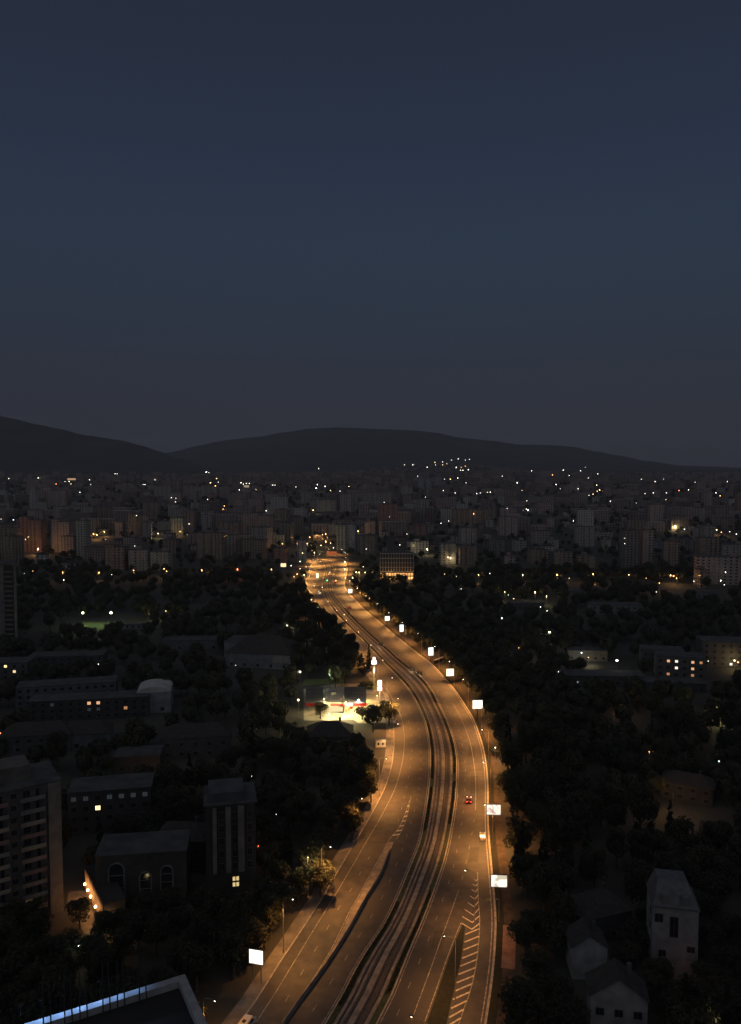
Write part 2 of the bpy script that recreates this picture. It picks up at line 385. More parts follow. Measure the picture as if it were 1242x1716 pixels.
KL = smooth(extend(G2([(411, 1703), (426.6, 1682), (448, 1649), (459, 1631), (476, 1604), (489, 1585), (512, 1550), (531, 1521), (544, 1500), (579, 1440), (598, 1408), (624, 1363), (645, 1322), (656, 1288), (660.5, 1257), (661, 1234), (659, 1210), (653, 1188), (644, 1164), (632, 1142), (614, 1117), (593, 1092), (571, 1067), (551, 1043), (530, 1018), (518, 997), (515, 980), (521, 962), (524, 947), (517, 936)]), 40))
RK = offset(R1, .45); MK1 = offset(M1, 0.0); MK2 = offset(M2, 0.0)

road = MB().strip(KL, M1, .012).build('road_carriageway', M_asphalt); tag(road, kind='structure')
road2 = MB().strip(M2, RK, .012).build('road_carriageway', M_asphalt); tag(road2, kind='structure')
jx = [at(486, 979, 0).xy, at(500, 993, 0).xy, at(518, 1001, 0).xy, at(545, 1003, 0).xy, at(580, 992, 0).xy, at(592, 980, 0).xy, at(582, 970, 0).xy, at(520, 968, 0).xy, at(503, 972, 0).xy]
tag(MB().face([(p.x, p.y, .017) for p in jx]).build('road_junction', M_asphalt), kind='structure')
sl = smooth(G2([(380, 990), (430, 986), (486, 985), (520, 986)])); tag(MB().strip(offset(sl, -6), offset(sl, 6), .008).build('road_side_street', M_asphalt), kind='structure')
sr = smooth(G2([(585, 978), (640, 985), (720, 984), (860, 975), (1000, 968), (1240, 965)])); tag(MB().strip(offset(sr, -5), offset(sr, 5), .008).build('road_cross_street', M_asphalt), kind='structure')

# kerbs
for name, ln, d0, d1 in (('kerb_left', KL, -.28, 0), ('kerb_right', RK, 0, .5), ('kerb_median_west', M1, 0, .28), ('kerb_median_east', M2, -.28, 0)):
    tag(MB().solid_strip(offset(ln, d0), offset(ln, d1), -.02, .13).build(name, M_kerb), kind='structure')
tag(MB().solid_strip(offset(KL, -3.3), offset(KL, -.28), -.02, .12).build('pavement_left', M_slab), kind='structure')
tag(MB().solid_strip(offset(RK, .5), offset(RK, 2.3), -.02, .09).build('verge_right', M_wedge), kind='structure')
tag(MB().solid_strip(offset(RK, 2.3), offset(RK, 4.6), -.02, .10).build('path_right', surf('earth_path', (.035, .026, .02), (.075, .055, .042), .4, .95, 8)), kind='structure')
_pv = cut_ = [p for p in offset(RK, 2.0) if at(0, 1632).y < p.y < at(0, 1536).y]
tag(MB().solid_strip(_pv, offset(_pv, 3.0), -.01, .14).build('pavement_right', M_paving), kind='structure')

# tram reserve in the middle
nM = max(len(M1), len(M2)) - 1; ma, mb = resample(M1, nM), resample(M2, nM)
def across(q): return [a.lerp(b, q) for a, b in zip(ma, mb)]
tag(MB().strip(across(.03), across(.97), .05).build('track_bed', M_ballast), kind='structure')
for n_, a, b, z, m in (('track_grass_west', .035, .155, .16, M_grass), ('track_edge_west', .17, .235, .13, M_island), ('track_walk', .425, .555, .14, M_island), ('track_edge_east', .755, .83, .13, M_island), ('track_grass_east', .845, .965, .16, M_grass), ('track_infill_west', .285, .345, .12, M_slab)):
    tag(MB().solid_strip(across(a), across(b), .03, z).build(n_, m), kind='structure')
tk = empty('tram_track', (0, 0, 0)); tag(tk, 'two parallel tram tracks down the middle of the orange lit boulevard', 'tram track')
for q in (.262, .398, .602, .738):
    MB().solid_strip(across(q - .006), across(q + .006), .05, .19).build('rail', M_rail, tk)

# ------------------------------------------------------------------ painted lines
def paint_line(ln, w=.15, z=.020, name='edge_line', par=road):
    return MB().strip(offset(ln, -w / 2), offset(ln, w / 2), z).build(name, M_paint, par)
def cut(ln, y0, y1): return [p for p in ln if y0 <= p.y <= y1]
paint_line(LL, .18, par=road)
paint_line(offset(M1, -.45), .2, par=road); paint_line(offset(M2, .45), .2, par=road2); paint_line(offset(R1, -.15), .26, par=road2)
_dm = MB().box(0, 0, 0, .13, 2.2, .004).mesh('lane_dash', M_paint)
def dashes(ln, gap=8.6, s0=0, par=road):
    s = s0; L_ = length(ln)
    while s < L_ - 2:
        p, d = point_at(ln, s); put('lane_dash', _dm, par, (p.x, p.y, .018), math.atan2(d.y, d.x) - math.pi / 2); s += gap
dashes(smooth(G2([(665, 1703), (678, 1670), (691, 1640), (712, 1590), (727, 1552), (742, 1508), (756, 1467), (761, 1446), (766, 1424), (772, 1390), (777, 1350), (780, 1300), (778.5, 1268), (772, 1236), (761, 1206)])), 8.6, 1, road2)
dashes(smooth(G2([(775, 1471), (780, 1450), (784.5, 1430), (788.5, 1411), (793, 1385), (796.5, 1361)])), 8.6, 0, road2)
paint_line(smooth(G2([(797, 1357), (797.3, 1309), (793.5, 1273), (787, 1241), (774, 1206), (759, 1179)])), .17, par=road2)
paint_line(smooth(G2([(690, 1709.5), (710, 1655), (726, 1612), (738, 1577), (755, 1531), (769, 1491)])), .18, par=road2)
paint_line(smooth(G2([(712, 1712), (733, 1653), (746, 1615), (760, 1577), (773, 1546)])), .22, par=road2)
dashes(smooth(G2([(452, 1728), (468, 1698), (485, 1666), (503.6, 1634), (520.5, 1606), (537, 1577), (564, 1528), (577, 1508), (589, 1490), (624, 1427)])), 8.6, 1)
dashes(smooth(G2([(520, 1700), (570, 1622), (606, 1562), (640.5, 1504), (668, 1440), (685, 1390), (698, 1345), (704.5, 1300), (705, 1275), (704, 1240), (698, 1208)])), 8.6, 2)
dashes(smooth(G2([(668, 1375), (679, 1330), (686.5, 1290), (690, 1262), (690, 1235), (684, 1208), (676, 1188)])), 8.6, 0)
dashes(smooth(G2([(690, 1195), (668, 1160), (645, 1133), (612, 1100), (575, 1060)])), 8.6, 0)
dashes(smooth(G2([(755, 1195), (735, 1160), (700, 1124), (660, 1088), (620, 1050)])), 8.6, 0, road2)

# east gore: chevrons, then diagonal hatching, beside a grass wedge
gl = smooth(G2([(799, 1462), (793.6, 1477), (787, 1504), (775.5, 1534), (773, 1546)]), 1.0)
glb = smooth(G2([(781, 1556), (775.5, 1601), (766.5, 1642), (757.5, 1682.5), (751, 1714), (744, 1740)]), 1.0)
gr_ = smooth(G2([(800.5, 1462), (801.5, 1504), (804, 1543), (801.5, 1588), (796, 1628), (787, 1664), (778, 1689), (769, 1716), (760, 1742)]), 1.0)
paint_line(gr_, .2, par=road2)
def bar(a, b, w, par, name='hatch_bar', z=.026):
    d = (b - a).normalized(); n = Vector((-d.y, d.x)) * w / 2
    MB().face([(p.x, p.y, z) for p in (a - n, b - n, b + n, a + n)]).build(name, M_fresh, par)
y = at(799, 1474).y
rows_c = [1478, 1486, 1495, 1506, 1517, 1529, 1541, 1554]
for r in rows_c:
    g = at(800, r).y; a, _ = x_at(gl, g + 1.2); b, _ = x_at(gr_, g + 1.6); tip = a.lerp(b, .5) + Vector((0, -min(2.6, (b - a).length * .75)))
    if r == 1554: a = at(773.5, 1547).xy
    n_ = Vector((0, .27))
    za = .026; MB().face([(*(a + n_), za), (*(a - n_), za), (*(tip - n_), za), (*(tip + n_), za)]).face([(*(tip + n_), za), (*(tip - n_), za), (*(b - n_), za), (*(b + n_), za)]).build('chevron', M_fresh, road2)
for r in [1566, 1579, 1592, 1606, 1619, 1633, 1647, 1661, 1675, 1690, 1705, 1720]:
    g = at(800, r).y; a, _ = x_at(glb, g); b, _ = x_at(gr_, g + 2.3); bar(a, b, .42, road2)
wedge = list(reversed(offset(smooth(G2([(712, 1712), (733, 1653), (746, 1615), (760, 1577), (773, 1549)])), .5))) + list(reversed(offset(glb, .25)))
tag(MB().prism([tuple(p) for p in wedge], -.02, .16).build('verge_wedge', M_wedge), kind='structure')
# west gore: ladder of paint, then a kerbed island with a low wall and hedge
il = smooth(G2([(686.5, 1341), (676, 1372), (664, 1394), (655, 1403), (640.5, 1430), (626, 1455), (600, 1504), (587, 1525), (570, 1561), (552, 1597), (538, 1619), (524, 1641), (500, 1677), (478, 1712), (466, 1730)]), 2)
ir = smooth(G2([(689, 1335), (682, 1368), (672, 1394), (664, 1407), (656.4, 1427), (640.5, 1468), (617, 1507), (588, 1560), (559.4, 1606), (531, 1647), (506, 1681), (483, 1714), (470, 1733)]), 2)
paint_line(il, .18); paint_line(cut(ir, at(0, 1407).y, 1e9), .16)
for r in (1352, 1361, 1369, 1377, 1385, 1393, 1400):
    g = at(0, r).y; a, _ = x_at(il, g); b, _ = x_at(ir, g + .8); bar(a, b, .7, road, 'ladder_bar')
ys_ = at(0, 1410).y
isl = [p for p in offset(il, -.35) if p.y < ys_]; isr = [p for p in offset(ir, .35) if p.y < ys_]
tag(MB().prism([tuple(p) for p in isl] + [tuple(p) for p in reversed(isr)], -.02, .14).build('pavement_island', M_island), kind='structure')
wl_ = [p for p in offset(ir, .45) if p.y < at(0, 1426).y]
pw = empty('parapet_wall', (wl_[0].x, wl_[0].y, 0)); tag(pw, 'low dark concrete parapet along the island between the two western lanes', 'parapet wall')
for k in range(0, len(wl_) - 3, 3):
    seg = [p - wl_[0] for p in wl_[k:k + 4]]; seg[-1] = seg[-1].lerp(seg[-2], .03)
    MB().solid_strip(seg, offset(seg, .3), .14, .95).build('wall_panel', M_island, pw)
for a, b, w in ((1250, 1268, 5), (1300, 1330, 6), (1420, 1445, 5), (1560, 1590, 4)):
    a0, _ = x_at(offset(M2, 2 + random.random() * 5), at(0, b).y); b0 = a0 + Vector((w * .35, at(0, a).y - at(0, b).y))
    MB().face([(a0.x, a0.y, .0165), (a0.x + 2.6, a0.y, .0165), (b0.x + 2.6, b0.y, .0165), (b0.x, b0.y, .0165)]).build('asphalt_patch', M_patch, road2)
# crossing at the junction
for k in range(9):
    p = at(563 + k * 2.2, 993.5 - k * .15).xy
    MB().box(p.x, p.y, .021, .6, 9, .004).build('crossing_bar', M_paint, road2)
# round light path far right and the dim street in the trees
dl = smooth(G2([(1112, 1335), (1130, 1356), (1150, 1378), (1175, 1400)])); tag(MB().strip(offset(dl, -3.5), offset(dl, 3.5), .012).build('path_in_trees', M_patch), kind='structure')

ROADS = [(KL, 6), (LL, 6), (M1, 8), (M2, 8), (R1, 7), (sl, 8), (dl, 6)]
def clear_of_roads(x, y, r=0):
    p = Vector((x, y))
    for ln, w in ROADS:
        for q in ln[::2]:
            if (q - p).length < w + r: return False
    a, _ = x_at(KL, y); b, _ = x_at(R1, y)
    return not (100 < y < KL[-1].y and a.x - 2 < x < b.x + 2)
BOX = []      # (x, y, radius) kept free of trees
def clear_of_boxes(x, y, r):
    return all((x - a) ** 2 + (y - b) ** 2 > (c + r) ** 2 for a, b, c in BOX)
# ================================================================== STREET LAMPS ALONG THE BOULEVARD
HD = []
SODIUM = (1.0, .40, .09)
lamp_pole = MB().tube([(0, 0, 0), (0, 0, 1.2), (0, 0, 1.25), (0, 0, 12.4)], [.14, .14, .10, .06], 8).mesh('pole', M_pole)
lamp_arm = MB().tube([(0, 0, 12.3), (.25, 0, 12.85), (.9, 0, 13.05), (2.0, 0, 13.1)], [.05, .05, .045, .04], 6).mesh('arm', M_pole)
_h = MB(); _h.prism([(-.45, -.12), (-.2, -.19), (.3, -.19), (.45, -.1), (.45, .1), (.3, .19), (-.2, .19), (-.45, .12)], 0, .14)
lamp_head = _h.mesh('lamp_head', M_dark)
lamp_lens = MB().ball(0, 0, 0, .17, 10, 6, .9).mesh('lens', glow('w', 14))
def street_lamp(p, inward, label, group, power=13000, h=13.0, arm=1.0):
    rz = math.atan2(inward.y, inward.x)
    t = empty('street_lamp', (p.x, p.y, .1), rz); tag(t, label, 'street lamp', group)
    k = h / 13.0
    a = put('pole', lamp_pole, t); a.scale = (1, 1, k)
    a = put('arm', lamp_arm, t); a.location = (0, 0, 13.1 * (k - 1)); a.scale = (arm, 1, 1)
    hd = put('lamp_head', lamp_head, t, (2.2 * arm + .2, 0, h + .02)); put('lens', lamp_lens, hd, (0, 0, -.03))
    HD.append((t, rz, p.x + math.cos(rz) * (2.2 * arm + .2), p.y + math.sin(rz) * (2.2 * arm + .2)))
    light('lamp_light', 'SPOT', t, (2.2 * arm + .2, 0, h - .35), power, SODIUM if p.y < 560 else (1.0, .43, .10), .22, 142, .95)
    return t
RE = offset(RK, 1.1); LE = offset(KL, -.7)
right_y = [249, 281, 313, 349.5, 382.6, 415.7, 448.7, 481, 514, 548, 583, 620, 660, 700, 745, 790, 835, 880]
for k, yy in enumerate(right_y):
    p, d = x_at(RE, yy); street_lamp(p, Vector((-d.y, d.x)), 'sodium street lamp on the eastern kerb, %s up from the cream billboard' % ordinal(k), 'lamps along the eastern kerb', (32000 if k > 0 else 28000) if k < 10 else 52000)
for k, (px, py) in enumerate([(745, 1568), (780, 1458)]):
    hd = at(px, py, 13.1); inw = Vector((-.92, .38)); p = hd.xy - inw * 2.4
    street_lamp(p, inw, ('street lamp on the grass wedge beside the hatched paint', 'street lamp at the pointed tip of the painted chevrons')[k], 'lamps on the wedge', (9000, 10000)[k])
hd = at(690, 1703, 13.1); street_lamp(hd.xy + Vector((2.2, -.9)), Vector((-.92, .38)), 'nearest street lamp on the grass wedge at the bottom edge', 'lamps on the wedge', 8000)
p, d = x_at(RE, 217); street_lamp(p, Vector((-d.y, d.x)), 'sodium street lamp between the two cream billboards on the eastern kerb', 'lamps along the eastern kerb', 36000)
left_y = [136, 169, 193, 222, 253, 288, 320, 352, 385, 418, 452, 487, 522, 558, 595, 632, 690, 730, 770, 815, 860, 905]
for k, yy in enumerate(left_y):
    p, d = x_at(LE, yy); street_lamp(p, Vector((d.y, -d.x)), 'sodium street lamp on the western kerb, %s up from the white van' % ordinal(k), 'lamps along the western kerb', (9000, 12000, 20000, 9000)[k] if k < 4 else 33000 if k < 12 else 52000, arm=1.0)
for k, (px, py) in enumerate([(532, 948), (580, 944), (548, 938), (566, 930), (533, 962), (582, 962)]):
    p, _ = on_ground(px, py); t = street_lamp(p.xy, Vector((1, 0)) if px < 555 else Vector((-1, 0)), 'street lamp at the far bend of the boulevard, %s of six' % ordinal(k), 'lamps at the far bend', 42000)
    t.location.z = T(p.x, p.y)

# ================================================================== BILLBOARDS
HEADS = []
def print_mat(name, bright, marks, seed):
    m, t, o = nt(name); L = t.links.new
    tc = N(t, 'ShaderNodeTexCoord'); mp = N(t, 'ShaderNodeMapping'); mp.inputs['Location'].default_value = (seed, seed * .7, 0); L(tc.outputs['Object'], mp.inputs[0])
    no = N(t, 'ShaderNodeTexNoise'); no.inputs['Scale'].default_value = .55; no.inputs['Detail'].default_value = 2; L(mp.outputs[0], no.inputs['Vector'])
    cr = N(t, 'ShaderNodeValToRGB'); cr.color_ramp.interpolation = 'EASE'
    cr.color_ramp.elements[0].position = .36; cr.color_ramp.elements[0].color = (*marks, 1); cr.color_ramp.elements[1].position = .5; cr.color_ramp.elements[1].color = (1, .93, .78, 1)
    L(no.outputs['Fac'], cr.inputs['Fac']); e = N(t, 'ShaderNodeEmission'); e.inputs['Strength'].default_value = bright; L(cr.outputs['Color'], e.inputs['Color'])
    L(e.outputs[0], o.inputs['Surface']); return m
def billboard(base, w, h, bottom, mat_face, label, rz=0.0, two=False, post=True):
    t = empty('billboard', base, rz); tag(t, label, 'billboard', 'lit billboards beside the boulevard')
    if post:
        if two:
            for s in (-1, 1): MB().tube([(s * w * .32, .14, 0), (s * w * .32, .14, bottom + h)], .09, 6).build('post', M_pole, t)
        else: MB().tube([(0, .14, 0), (0, .14, bottom + .2)], [.2, .16], 8).build('post', M_dark, t)
    f = MB().box(0, 0, bottom, w + .24, .26, h + .24).build('frame', M_dark, t)
    MB().face([(-w / 2, -.145, bottom + .12), (w / 2, -.145, bottom + .12), (w / 2, -.145, bottom + h + .12), (-w / 2, -.145, bottom + h + .12)]).build('lit_panel', mat_face, f)
    return t
B_white = print_mat('billboard_white', 1.9, (.55, .52, .48), 5.2)
B_cool = emit('billboard_cool', (.86, .94, 1), 1.6)
B_cream = print_mat('billboard_cream', 1.25, (.55, .47, .34), 3.3)
B_print = print_mat('billboard_print', 1.1, (.68, .42, .34), 8.1)
def bb(px, ybase, w, h, bottom, m, label, rz=0.0, **k):
    p = at(px, ybase, 0); BOX.append((p.x, p.y - 6, 7)); return billboard((p.x, p.y, .1), w, h, bottom, m, label, rz, **k)
bb(836, 1523, 3.9, 3.0, 5.5, B_cream, 'cream billboard beside the chevron markings with a dark smudge of print', R(-4))
bb(827, 1393, 4.2, 3.1, 5.0, B_print, 'dull white billboard on a dark post with reddish print', R(-3))
bb(800, 1207, 4.4, 3.7, 5.0, B_white, 'brightest square white billboard on the bend of the boulevard', R(6))
bb(754, 1147, 3.9, 3.7, 4.2, emit('billboard_warm', (1, .93, .72), 1.5), 'yellowish white billboard just beyond the brightest one', R(8))
bb(722, 1107, 3.0, 4.6, 2.8, B_cool, 'tall cold white billboard on the kerb by the crossing', R(12))
bb(673, 1066, 2.7, 4.6, 2.8, B_cool, 'tall bluish screen billboard near the dark trees', R(14))
bb(649, 1049, 3.4, 3.0, 3.6, emit('billboard_warm_far', (1, .95, .80), 1.9), 'small pale billboard farthest up the eastern kerb', R(14))
bb(430, 1648, 3.1, 3.05, 4.2, B_white, 'white glowing billboard beside the lamp on the western pavement', R(-14), two=True)
p = at(587, 1000, 0); billboard((p.x, p.y, .1), 3.2, 3.2, 3.2, emit('round_sign', (1, .98, .94), 2.5), 'small bright white sign at the junction corner', R(10))

# ================================================================== VEHICLES
def car_parts(col, name, van=False, bus=False):
    L_, W, H = (5.6, 2.0, 2.4) if van else (4.3, 1.8, 1.45)
    paint = surf('car_paint_' + name, tuple(c * .92 for c in col), col, 1.5, .3, 2, spec=.6)
    prof = ([(-.5, .35), (-.5, .9), (-.495, 2.2), (-.47, 2.36), (-.1, 2.4), (.18, 2.38), (.26, 2.28), (.38, 1.45), (.48, 1.2), (.5, .8), (.5, .35)] if van else
            [(-.5, .32), (-.5, .7), (-.47, .93), (-.30, .98), (-.21, 1.36), (-.10, 1.45), (.06, 1.44), (.14, 1.33), (.25, .97), (.44, .86), (.495, .68), (.5, .32)])
    b = MB(); n = len(prof)
    def ring(y, sc_, zs): return [(y, p[0] * L_ * sc_, .3 + (p[1] - .3) * zs) for p in prof]
    rings = [ring(-W / 2, .96, .93), ring(-W / 2 + .14, 1, 1), ring(W / 2 - .14, 1, 1), ring(W / 2, .96, .93)]
    # the upper part leans in
    for i, r in enumerate(rings):
        for (x, y, z) in r:
            lean = max(0, (z - .95)) * (.16 if not van else .07) * (1 if i in (0, 3) else .9); b.v.append((x - math.copysign(lean, x), y, z))
    for i in range(3):
        for j in range(n): b.f.append((i * n + j, i * n + (j + 1) % n, (i + 1) * n + (j + 1) % n, (i + 1) * n + j)); b.m.append(0)
    b.f.append(tuple(range(n))[::-1]); b.f.append(tuple(range(3 * n, 4 * n))); b.m += [0, 0]
    body = b.mesh('body', paint)
    g = MB()
    def q(z0, z1, y0, y1, inset): return None
    if van:
        ws = [(-.84, .267 * L_, 2.22), (.84, .267 * L_, 2.22), (.9, .377 * L_, 1.5), (-.9, .377 * L_, 1.5)]
        rw = [(-.8, -.502 * L_, 2.1), (.8, -.502 * L_, 2.1), (.86, -.505 * L_, 1.4), (-.86, -.505 * L_, 1.4)]
        sd_ = [(.925, .20 * L_, 2.1), (.925, .02 * L_, 2.1), (.985, .02 * L_, 1.4), (.985, .30 * L_, 1.4)]
    else:
        ws = [(-.68, .135 * L_, 1.36), (.68, .135 * L_, 1.36), (.80, .248 * L_, 1.0), (-.80, .248 * L_, 1.0)]
        rw = [(-.66, -.215 * L_, 1.37), (.66, -.215 * L_, 1.37), (.78, -.302 * L_, 1.02), (-.78, -.302 * L_, 1.02)]
        sd_ = [(.835, .10 * L_, 1.30), (.835, -.17 * L_, 1.30), (.905, -.25 * L_, 1.0), (.905, .21 * L_, 1.0)]
    up = .02
    wins = [[(x, y + .01, z + up) for x, y, z in ws], [(x, y - .01, z + up) for x, y, z in rw], sd_, [(-x, y, z) for x, y, z in sd_]]
    meshes = [('windscreen', 0), ('rear_window', 1), ('side_window', 2), ('side_window', 3)]
    parts = [('body', body, (0, 0, 0))]
    for nm, i in meshes: parts.append((nm, MB().face(wins[i]).mesh(nm, M_glass), (0, 0, 0)))
    wh = MB(); wh.tube([(-.1, 0, 0), (.1, 0, 0)], .33, 12); whm = wh.mesh('wheel', M_tyre)
    rim = MB().tube([(-.112, 0, 0), (.112, 0, 0)], .2, 8).mesh('rim', M_pole)
    for sx in (-1, 1):
        for sy in (-.3, .31): parts.append(('wheel', whm, (sx * (W / 2 - .1), sy * L_, .33), ('rim', rim)))
    hl = MB().box(0, 0, 0, .34, .06, .16).mesh('headlight', glow('w', 8)); tl = MB().box(0, 0, 0, .3, .06, .2).mesh('taillight', emit('tail_glow_' + name, (1, .06, .03), 6))
    for sx in (-1, 1):
        parts.append(('headlight', hl, (sx * W * .36, L_ * .5 - .01, .66))); parts.append(('taillight', tl, (sx * W * .38, -L_ * .5 + .01, .82 if not van else 1.1)))
    if van: parts.append(('roof_hatch', MB().box(0, 0, 0, .7, .8, .08).mesh('roof_hatch', M_dark), (0, -.6, 2.40)))
    return parts
def car(parts, p, d, label, cat='car', lit=True, name='car'):
    t = empty(name, (p.x, p.y, .02), math.atan2(d.y, d.x) - math.pi / 2); tag(t, label, cat, 'vehicles on the boulevard')
    for q in parts:
        o = put(q[0], q[1], t, q[2])
        if len(q) > 3: put(q[3][0], q[3][1], o)
    if lit:
        light('headlight_beam', 'SPOT', t, (0, 2.3, .75), 700, (1, .86, .66), .15, 70, .6, (R(80), 0, 0))
        light('brake_glow', 'SPOT', t, (0, -2.35, .9), 120, (1, .08, .04), .15, 150, .6, (R(70), 0, R(180)))
    return t
red_car = car_parts((.10, .03, .03), 'red'); white_car = car_parts((.26, .26, .26), 'white')
white_car = [q for q in white_car if q[0] not in ('taillight', 'headlight')] + [('taillight', MB().box(0, 0, 0, .3, .06, .2).mesh('taillight', M_red), (sx * .68, -2.14, .82)) for sx in (-1, 1)] + [('headlight', MB().box(0, 0, 0, .34, .06, .16).mesh('headlight', glow('w', 1.2)), (sx * .65, 2.14, .66)) for sx in (-1, 1)]; van_ = car_parts((.62, .58, .50), 'van', True); dark_car = car_parts((.03, .03, .035), 'dark')
def on_road(px, py, ln): p = at(px, py, 0).xy; _, d = x_at(ln, p.y); return p, d
p, d = on_road(786, 1344, R1); car(red_car, p, d, 'red car with glowing tail lights in the middle eastern lane')
p, d = on_road(809, 1405, R1); car(white_car, p, d, 'white car hugging the eastern kerb beside the dull billboard', lit=False)
p, d = on_road(416, 1722, KL); car(van_, p - d * 1.0, d, 'cream white van with a dark roof hatch at the bottom edge', 'van', False, 'van')
p, d = on_road(586, 1019, M2); car(dark_car, p, d, 'dark car braking with red lights short of the junction')
p, d = on_road(534, 991, LL); car(white_car, p, -d, 'white car facing the camera with bright headlights at the junction')
p, d = on_road(562, 976, M2); car(dark_car, p, d, 'dark car waiting beyond the junction')

# ================================================================== TRAM STOP on the bend
def tram_stop(px, py, rz, label):
    p = at(px, py, 0); t = empty('tram_shelter', (p.x, p.y, .14), rz); tag(t, label, 'shelter', 'tram stop shelters')
    MB().box(0, 0, 2.5, 1.6, 5, .14).build('roof', M_patch, t); MB().box(.6, 0, .35, .06, 4.6, 1.9).build('back_panel', M_glass, t)
    for y_ in (-2.3, 0, 2.3): MB().tube([(.6, y_, 0), (.6, y_, 2.5)], .05, 6).build('post', M_pole, t)
    MB().box(.3, 0, .42, .4, 4, .06).build('bench', M_slab, t)
    light('shelter_light', 'POINT', t, (0, 0, 2.3), 500, (1, .6, .3), .1)
tram_stop(690, 1127, R(35), 'lit tram shelter on the boulevard bend beside the petrol station')
tram_stop(702, 1133, R(32), 'second small tram shelter facing the lit one across the rails')
p = at(728, 1114, 0); t = empty('bus_shelter', (p.x + 3, p.y + 3, .1), R(52)); tag(t, 'long pale bus shelter roof under the tall cold white billboard', 'shelter')
MB().box(0, 0, 2.7, 9.5, 1.5, .16).build('roof', M_frame, t); MB().box(0, .6, .3, 9.2, .05, 2.1).build('back_panel', M_glass, t)
for x_ in (-4.4, 0, 4.4): MB().tube([(x_, .6, 0), (x_, .6, 2.7)], .06, 6).build('post', M_pole, t)
p = at(836, 1545, 0); t = empty('sign_gantry', (p.x, p.y, .1)); tag(t, 'bent steel sign arm reaching over the ramp lane below the cream billboard', 'sign')
MB().tube([(0, 0, 0), (0, 0, 5.6)], .09, 6).build('post', M_pole, t); a_ = MB().tube([(0, 0, 5.6), (-2.9, 0, 5.75)], .08, 6).build('arm', M_pole, t); MB().box(-2.5, -.05, 5.2, .9, .08, .5).build('sign_plate', surf('sign_yellow', (.5, .42, .1), (.6, .5, .14), 1, .5, 3), a_)
tram_stop(637, 1084, R(38), 'far tram shelter glowing orange between the tracks')

